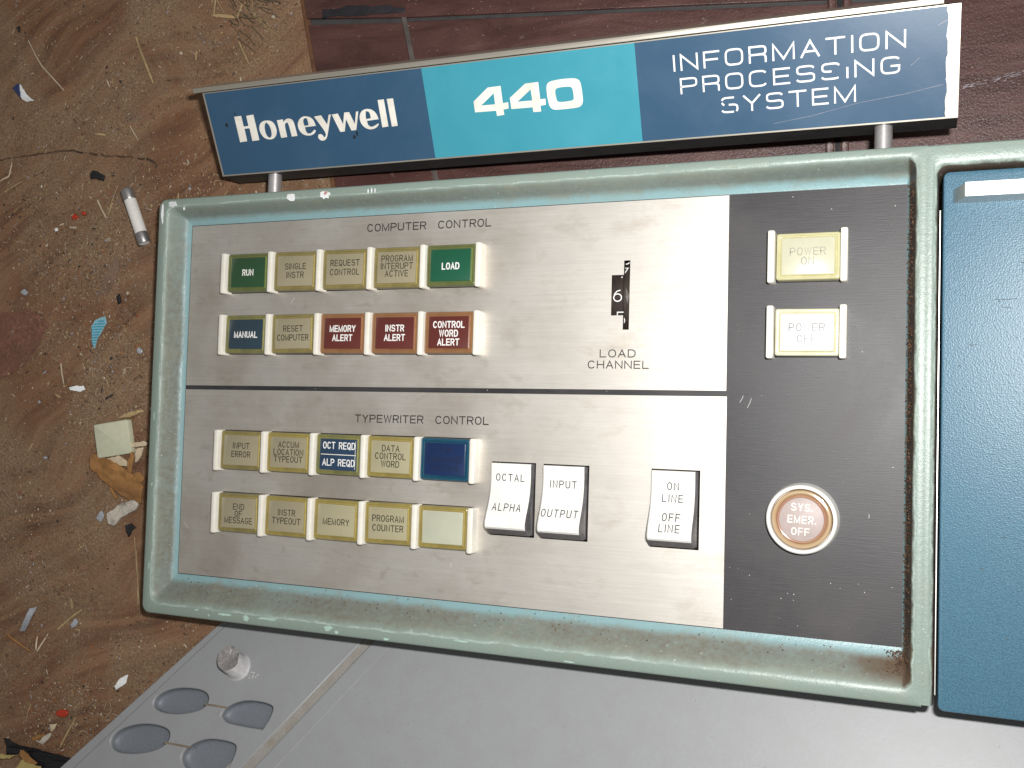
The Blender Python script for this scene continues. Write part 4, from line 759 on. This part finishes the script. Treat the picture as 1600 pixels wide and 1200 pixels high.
def sp(name, me, M=None, label=None): return put(name, me, sign, SM @ (M or Matrix.Identity(4)), label=label)
sp('face_panel', plate('face_panel', [[(1.0, .75), (115.0, .75), (115.2, 39.1), (1.0, 39.1)]], -.02, .08, NAVY), label='navy panel lettered Honeywell')
sp('face_panel', plate('face_panel', [[(115.0, .75), (208.8, .75), (208.9, 39.1), (115.2, 39.1)]], -.02, .085, TEAL), label='teal panel lettered 440')
rz = random.Random(4); edge = [(322.0+rz.uniform(-.35, .35)*(1 if 2 < yy < 38 else 0), yy) for yy in [.75+k*38.35/26 for k in range(27)]]
sp('face_panel', plate('face_panel', [[(208.8, .75)]+edge+[(208.9, 39.1)]], -.02, .09, NAVY), label='navy panel lettered INFORMATION PROCESSING SYSTEM')
sp('end_strip', plate('end_strip', [[(322.5, .4), (325.9, .4), (325.9, 39.2), (322.5, 39.2)]], -.02, .06, simple('white_strip', (.80, .80, .77), .5, var=.08, scale=900, bump=.4, dark=(.40, .45, .42))), label='chipped white strip at the right end')
sp('cap_rail', make_mesh('cap_rail', *rbox(-4.2, 320.7, 39.95, 42.1, -14, 1.2, .2, .25), TRIM, 30))
sp('lettering', plate('lettering', [P for g in HONEY for P in g], .08, .14, INKC), label='Honeywell in cream letters')
sp('lettering', plate('lettering', [P for g in N440 for P in g], .08, .14, INKC), label='440 in bold cream numerals')
sp('lettering', text([('INFORMATION', 266.0, 27.0, 5.55, 1.12, .72, .50, 3.6, 84.0), ('PROCES%!NG', 266.2, 18.15, 5.45, 1.10, .70, .50, 3.6, 80.2), ('$YSTEM', 266.2, 9.35, 5.45, 1.12, .70, .50, 3.6, 49.2)], INKW), T(0, 0, .11), label='INFORMATION PROCESSING SYSTEM in thin white letters')
V, F = [], []
ribbon([(205+56, 3.5), (275, 5.2), (292, 8.5), (308, 10.2), (321, 12.4)], .05, .12, V, F); ribbon([(310, 20), (313, 22.6)], .05, .12, V, F); ribbon([(319, 33), (321.9, 34.4)], .12, .125, V, F)
sp('scratch', make_mesh('scratch', V, F, SCR))['kind'] = 'stuff'
for x, y, sx, sy, sd in ((9.4, 24.0, .9, 1.1, 3), (15.6, 28.6, .35, .7, 4), (76.5, 13.0, .8, .9, 5), (78.2, 14.6, .5, 1.4, 6)):
    sp('paint_chip', chip(x, y, .15, sx, sy, sd, BLK))
for x in (44.9, 319.2):
    V, F = lathe([(3.25, 0), (3.25, 18)], 32)
    part('post', make_mesh('post', V, F, PIN, True), Matrix.Translation((x, 179, -3.6)) @ Matrix.Rotation(-math.pi/2, 4, 'X'))

# ================================================================== grey moulded cover below
ph = math.radians(22)
GM = Matrix.Translation((89., -29.4, -16.)) @ Matrix.Rotation(-ph, 4, 'X')
cover = put('grey_cover', None, M=GM, label='grey moulded cover with four oval holes lying under the console', cat='machine cover')
(e1, em, e2_), (r1, r2, r3, r4, r5, r6) = GO['edge'], GO['ridge']
def exl(a, b, y): t = (y-a[1])/(b[1]-a[1]); return [a[0]+t*(b[0]-a[0]), y]
YT, YB = 28., -130.
for q in (1, 3):
    cx = sum(p[0] for p in HOLES[q])/len(HOLES[q]); cy = sum(p[1] for p in HOLES[q])/len(HOLES[q])
    HOLES[q] = [(cx-1.6+(p[0]-cx)*.91, cy+(p[1]-cy)*.97) for p in HOLES[q]]
put('cover_panel', plate('cover_panel', [[exl(e1, e2_, YB), exl(r2, r5, YB), exl(r2, r5, YT), exl(e1, e2_, YT)]]+HOLES, -2.4, 0, GREY, .6), cover, GM, label='left part of the cover with the oval holes')
put('cover_panel', plate('cover_panel', [[exl(r3, r6, YB), [330, YB], [330, YT], exl(r3, r6, YT)]], -2.4, .5, GREY, 1.1), cover, GM)
sl = GO['seam']; put('cover_panel', plate('cover_panel', [[exl(sl[0], sl[1], YB), [328, YB], [328, YT], exl(sl[0], sl[1], YT)]], .3, .85, GREY, .25), cover, GM, label='thin raised skin on the right part of the cover')
put('dust_strip', plate('dust_strip', [[exl(r1, r4, YB), exl(r3, r6, YB), exl(r3, r6, YT), exl(r1, r4, YT)]], -3, -.9, DUST), cover, GM, label='channel packed with beige dust')
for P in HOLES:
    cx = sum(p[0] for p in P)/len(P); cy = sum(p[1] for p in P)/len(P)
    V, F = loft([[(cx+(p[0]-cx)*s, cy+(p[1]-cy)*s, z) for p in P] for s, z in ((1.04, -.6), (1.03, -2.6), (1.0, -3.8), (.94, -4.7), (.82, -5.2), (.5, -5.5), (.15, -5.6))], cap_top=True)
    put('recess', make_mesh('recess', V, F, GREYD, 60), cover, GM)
ie = GO['inedge']; V, F = [], []; ribbon([exl(ie[0], ie[1], YT), exl(ie[0], ie[1], YB)], .12, .02, V, F)
put('scribed_line', make_mesh('scribed_line', V, F, simple('seam_dark', (.10, .10, .10), .6)), cover, GM)
for s1, s2 in (GO['slot1'], GO['slot2']):
    V, F = [], []; ribbon([(s1[0]-2, s1[1]), (s2[0]+2, s2[1])], .5, .03, V, F)
    put('slit', make_mesh('slit', V, F, simple('slit_dirt', (.20, .165, .12), .9) if 'slit_dirt' not in MATS else MATS['slit_dirt']), cover, GM)
V, F = [], []; ribbon([[exl(sl[0], sl[1], YT)[0]+.3, YT], [exl(sl[0], sl[1], YB)[0]+.3, YB]], .10, .9, V, F)
put('scribed_line', make_mesh('scribed_line', V, F, simple('seam_light', (.42, .42, .42), .6)), cover, GM)
# broken-off stud
sx, sy = GO['stud']; n = 22; rs = random.Random(2); rings_ = []
SD = Vector((-.18, .30, 1)).normalized()*9.5
jag = [rs.uniform(-.7, .3) for _ in range(n)]
for z, r in ((-.3, 7.2), (.4, 6.5), (1.2, 6.2), (5, 6.1)): rings_.append([(sx+r*math.cos(6.283*k/n)+SD.x*z/9.5, sy+r*math.sin(6.283*k/n)*.95+SD.y*z/9.5, z) for k in range(n)])
rings_.append([(sx+6.1*math.cos(6.283*k/n)+SD.x, sy+5.8*math.sin(6.283*k/n)+SD.y, 7.6+jag[k]) for k in range(n)])
rings_.append([(sx+4.8*math.cos(6.283*k/n)+SD.x, sy+4.5*math.sin(6.283*k/n)+SD.y, 7.2+jag[k-3]*.8) for k in range(n)])
rings_.append([(sx+1.8*math.cos(6.283*k/n)+SD.x, sy+1.8*math.sin(6.283*k/n)+SD.y, 7.1+jag[k-7]*.8) for k in range(n)])
V, F = loft(rings_, cap_top=True)
me = make_mesh('broken_stud', V, F, simple('stud_white', (.50, .49, .49), .6, var=.15, scale=400, bump=.5, dark=(.33, .32, .32)), 35); me.materials.append(simple('stud_core', (.27, .25, .245), .9, var=.3, scale=900, bump=1.))
for p in me.polygons:
    if p.center.z > .0068: p.material_index = 1
put('broken_stud', me, cover, GM, label='snapped-off round stud standing on the cover')
V, F = [], []
ribbon([(sx+1.5, sy-6.3), (sx+1.9, sy-3.0+SD.y*.3), ], .2, .5, V, F)
for k in range(14):
    x = sx+7+rs.uniform(-1, 6); y = sy-3+rs.uniform(-2.5, 1.5); ribbon([(x, y), (x+rs.uniform(.3, 1.2), y+rs.uniform(-.3, .6))], rs.uniform(.1, .3), .06+k*.01, V, F)
put('stud_crumbs', make_mesh('stud_crumbs', V, F, MATS['stud_white']), cover, GM)['kind'] = 'stuff'
# dust specks lying on the cover
V, F = [], []
for k in range(170):
    x = rs.uniform(-140, 60) if k < 120 else rs.uniform(60, 280); y = rs.uniform(-85, 0); L = rs.uniform(.15, .6); a = rs.uniform(0, 3)
    t = (exl(r3, r6, y)[0]); z = .07 if x < t-8 else .92 if x > exl(sl[0], sl[1], y)[0]+1 else None
    if z and x > exl(e1, e2_, y)[0]+2: ribbon([(x, y), (x+L*math.cos(a), y+L*math.sin(a))], rs.uniform(.06, .16), z+k*.0005, V, F)
put('dust_specks', make_mesh('dust_specks', V, F, simple('speck_dark', (.16, .15, .14), .8)), cover, GM)['kind'] = 'stuff'

# ================================================================== litter on the floor
def slab(name, P, z0, z1, mat, label, cat, group=None, bev=.15, M=None, wob=0., rough=0.22):
    P = [fl_local(p)[:2] for p in P]
    if rough:
        q = random.Random(int(P[0][0]*10)); Q = []
        for a_, b_ in zip(P, P[1:]+P[:1]):
            L = math.hypot(b_[0]-a_[0], b_[1]-a_[1]); m_ = max(1, int(L/1.1))
            for k in range(m_): Q.append((a_[0]+(b_[0]-a_[0])*k/m_+q.uniform(-rough, rough), a_[1]+(b_[1]-a_[1])*k/m_+q.uniform(-rough, rough)))
        P = Q
    cx = sum(p[0] for p in P)/len(P); cy = sum(p[1] for p in P)/len(P)
    me = plate(name, [[(p[0]-cx, p[1]-cy) for p in P]], z0, z1, mat, bev)
    if wob:
        bm = bmesh.new(); bm.from_mesh(me); bmesh.ops.triangulate(bm, faces=bm.faces)
        bmesh.ops.subdivide_edges(bm, edges=[e for e in bm.edges if e.calc_length() > .003], cuts=2)
        for v in bm.verts: v.co.z += wob*S*noise.noise(Vector((v.co.x*140, v.co.y*140, cx)))
        bm.to_mesh(me); bm.free()
    return put(name, me, M=FM @ T(cx, cy, 0), label=label, cat=cat, group=group)
def stick(P, wdt, mat, label, cat='straw', name='straw', z=.9):
    P = [Vector(fl_local(p)) for p in P]; c = P[0].copy(); rings_ = []
    pts = []
    for i in range(len(P)-1):
        for k in range(4): pts.append(P[i].lerp(P[i+1], k/4))
    pts.append(P[-1]); m = len(pts)
    rr_ = random.Random(int(c.x*10))
    for i, p in enumerate(pts):
        d = (pts[min(i+1, m-1)]-pts[max(i-1, 0)]).normalized(); nn = Vector((-d.y, d.x, 0)); q = p-c
        ww = wdt*(.55+.45*math.sin(math.pi*(i+.8)/(m+.6)))*rr_.uniform(.85, 1.1)*.75; zz = z+rr_.uniform(-.1, .1)+.25*math.sin(i)
        rings_.append([tuple(q+nn*ww*.5*math.cos(a)+Vector((0, 0, zz+ww*.32*math.sin(a)))) for a in [k*math.pi/3 for k in range(6)]])
    V, F = loft(rings_, cap_top=True, cap_bot=True)
    me = make_mesh(name, V, F, mat, 50)
    return put(name, me, M=FM @ T(c.x, c.y, 0), label=label, cat=cat)
# glass-type ceramic fuse
f0, f1 = [Vector(fl_local(p, 3.2)) for p in DEB['fuse']]; L = (f1-f0).length; d = (f1-f0).normalized()
ang = math.atan2(d.y, d.x); XM = FM @ Matrix.Translation(f0) @ Matrix.Rotation(ang, 4, 'Z') @ Matrix.Rotation(math.pi/2, 4, 'Y')
fz_ = put('fuse', make_mesh('fuse', *lathe([(.01, .8), (3.15, .8), (3.15, L-.8), (.01, L-.8)], 24), CERAM, True), M=XM, label='white ceramic fuse with metal end caps lying left of the console corner', cat='fuse')
for a, b in ((0, 6.2), (L-6.2, L)):
    put('end_cap', make_mesh('end_cap', *lathe([(.01, a), (3.0, a), (3.45, a+.5), (3.45, b-.4), (3.2, b), (3.0, b)], 24), STEEL, True), fz_, XM)
cp = [fl_local(p) for p in DEB['cap']]; cc = Vector((sum(p[0] for p in cp)/4, sum(p[1] for p in cp)/4, 0)); e = Vector(cp[1])-Vector(cp[0])
ww = (Vector(cp[1])-Vector(cp[0])).length; hh = (Vector(cp[3])-Vector(cp[0])).length
put('button_cap', make_mesh('button_cap', *rbox(-ww/2, ww/2, -hh/2, hh/2, .9, 4.2, 1.2, .5, 4), CAPW, 40), M=FM @ Matrix.Translation(cc) @ Matrix.Rotation(math.atan2(e.y, e.x), 4, 'Z') @ Matrix.Rotation(.05, 4, 'X'), label='loose square cream push button cap lying left of the console', cat='button cap')
slab('dead_leaf', DEB['bark'], 1.0, 2.6, BARK, 'curled orange-brown dead leaf below the loose square cap', 'leaf', wob=1.6, bev=.3)
slab('felt_scrap', DEB['felt'], .6, 2.6, FELT, 'fuzzy off-white felt scrap by the lower left of the console', 'felt scrap', wob=1.2, bev=.5)
bl_ = ['pale wood splinter above the loose square cap', 'thick bleached splinter between the square cap and the console', 'upright brown sliver between the dead leaf and the console', 'pale curved shaving under the loose square cap', 'torn white shaving against the console edge', 'small curled rust-brown leaf against the console edge', 'narrow brown sliver hanging below the dead leaf']
for P, lb, mt, zz in zip(DEB['bits'], bl_, (STRAW, STRAWW, BARK, STRAWW, STRAWW, BARK, BARK), (1.2, 2.2, 2.9, 1.0, 1.6, 2.4, .9)):
    slab('wood_splinter' if 'leaf' not in lb or 'sliver' in lb else 'dead_leaf', P, zz-.5, zz+.8, mt, lb, 'splinter' if 'small curled' not in lb else 'leaf', bev=.25, wob=.5)
ps = slab('paper_scrap', DEB['blue'], .5, 1.0, PAPER, 'torn pale blue striped scrap of paper left of the console', 'paper', bev=.05, wob=.6)
V, F = [], []; bx = [fl_local(p) for p in DEB['blue']]; cx = sum(p[0] for p in bx)/len(bx); cy = sum(p[1] for p in bx)/len(bx); bx2 = [(p[0]-cx, p[1]-cy) for p in bx]
for k in range(13):
    y = -10.5+k*1.45; xsx = []
    for (xa, ya), (xb, yb) in zip(bx2, bx2[1:]+bx2[:1]):
        if (ya-y)*(yb-y) < 0: xsx.append(xa+(xb-xa)*(y-ya)/(yb-ya))
    if len(xsx) > 1 and max(xsx)-min(xsx) > 1.2: ribbon([(min(xsx)+.35, y-.15), (max(xsx)-.35, y+.1)], .28, 1.45, V, F)
put('stripe_print', make_mesh('stripe_print', V, F, simple('blue_stripe', (.03, .30, .45), .6)), ps, WM[ps])['kind'] = 'stuff'
slab('dead_leaf', DEB['leaf'], .12, .5, PLEAF, 'large flat red-brown leaf at the left edge of the photo', 'leaf', bev=.1, wob=.5, rough=.6)
slab('dead_leaf', DEB['leafb'], .3, .6, PLEAFB, 'pale narrow leaf between the fuse and the blue paper scrap', 'leaf', bev=.1, wob=.6)
sl1 = ['long thin straw in the upper left', 'split straw standing out left of the nameplate', 'tiny straw tip above the long thin straw', 'pale short straw just above the nameplate end', 'short orange straw left of the pale one', 'thick short straw lying under the dry grass tuft at the top', 'upright straw in the grass tuft at the top', 'slanting straw at the right of the grass tuft', 'small white sliver below the long thin straw', 'flat pale sliver left of the nameplate', 'curved straw at the left edge below the black crumb', 'thin straw beside the blue paper scrap', 'thin straw by the upper left edge']
for q, lb in zip(DEB['straws'], sl1): stick(q[:-1], q[-1]*1.15, STRAW if q[-1] > 1.1 else STRAWW, lb)
sl2 = ['white matchstick-like sliver left of the fuse', 'white sliver below the large flat leaf', 'curved thin straw left of the red crumbs', 'long straw near the bottom left glass shard', 'long thin stalk along the lower left edge of the console', 'second thin stalk along the lower left edge of the console', 'orange splinter at the far lower left', 'short bleached splinter beside the orange splinter', 'slanting bleached splinter beside the orange splinter', 'bent straw above the fuse', 'long golden straw beside the fuse', 'thin dark grass stalk at the top', 'second thin grass stalk at the top', 'bent grass stalk at the top', 'thin grass stalk at the upper edge', 'straw beside the grey cover corner', 'straw at the left edge above the red crumbs', 'short straw near the red disc']
for q, lb in zip(DEB['straws2'], sl2): stick(q[:-1], max(.35, q[-1]*1.1), STRAWW if 'white' in lb or 'bleached' in lb else BARK if 'orange' in lb else STRAW, lb)
sh = ['jagged clear plastic shard at the lower left', 'clear flake beside the felt scrap', 'clear flake right of the long straw', 'frosted oblong flake below the white sliver', 'small round clear flake beside the console edge', 'tiny clear flake below the frosted oblong one', 'bright white paint flake beside the grey cover', 'folded blue and white wrapper scrap at the upper left', 'dull clear flake left of the large flat leaf', 'tiny white bead beside the long thin straw']
for P, lb in zip(DEB['shards'], sh):
    slab('plastic_flake' if 'wrapper' not in lb else 'wrapper_scrap', P, .5, 1.3, CHIPP if 'white' in lb else GLASSY, lb, 'flake' if 'wrapper' not in lb else 'wrapper', bev=.1, wob=.7)
slab('wrapper_scrap', [(p[0], p[1]) for p in [DEB['shards'][7][0], DEB['shards'][7][1], [(DEB['shards'][7][1][0]+DEB['shards'][7][2][0])/2-1, (DEB['shards'][7][2][1]+DEB['shards'][7][3][1])/2]]], 1.4, 1.9, simple('indigo_print', (.03, .04, .12), .4), 'dark indigo fold lying on the white wrapper scrap', 'wrapper', bev=.05)
for P, lb in zip(DEB['red'], ('bright red plastic disc near the grey cover', 'orange-red crumb left of the fuse', 'small red crumb left of the fuse')): slab('red_chip', P, .5, 1.8, REDP, lb, 'plastic chip', bev=.3)
for P, lb in zip(DEB['black'], ('ragged black crumb left of the nameplate post', 'black crumb below the felt scrap', 'tiny black crumb at the upper left', 'tiny black crumb beside the blue paper scrap')): slab('black_crumb', P, .4, 1.8, BLK, lb, 'crumb', bev=.3, wob=.8)
slab('black_film', DEB['film'], 3.6, 4.1, FILM, 'strip of black plastic film across the bottom left corner', 'plastic film', bev=.05, wob=2.2)
cd = ['creased yellow card scrap at the bottom left edge', 'folded orange-yellow card flap on the black film', 'flat yellow card scrap on the black film', 'torn white strip above the black film', 'torn tan strip above the white one', 'rusty orange sliver above the black film']
for i, (P, lb) in enumerate(zip(DEB['scraps'], cd)): slab('card_scrap', P, 5.3 if i < 3 else 1, 6. if i < 3 else 1.8, (CARD, BARK, CARD, FELT, STRAWW, BARK)[i], lb, 'card scrap', bev=.1, wob=1.0)
# tuft of dry grass roots at the top
V, F = [], []; rt = random.Random(8)
for k in range(46):
    x = rt.uniform(2, 24); y = rt.uniform(268, 300); a = rt.uniform(-.9, -.3); L = rt.uniform(5, 17); P = []
    for j in range(6): P.append((x, y)); a += rt.uniform(-.35, .35); x += math.cos(a)*L/6; y += math.sin(a)*L/6
    ribbon([fl_local(p)[:2] for p in P], rt.uniform(.1, .28), 1.2+rt.random()*2.5, V, F)
put('dry_grass', make_mesh('dry_grass', V, F, simple('root_brown', (.10, .075, .045), .8)), M=FM, kind='stuff')
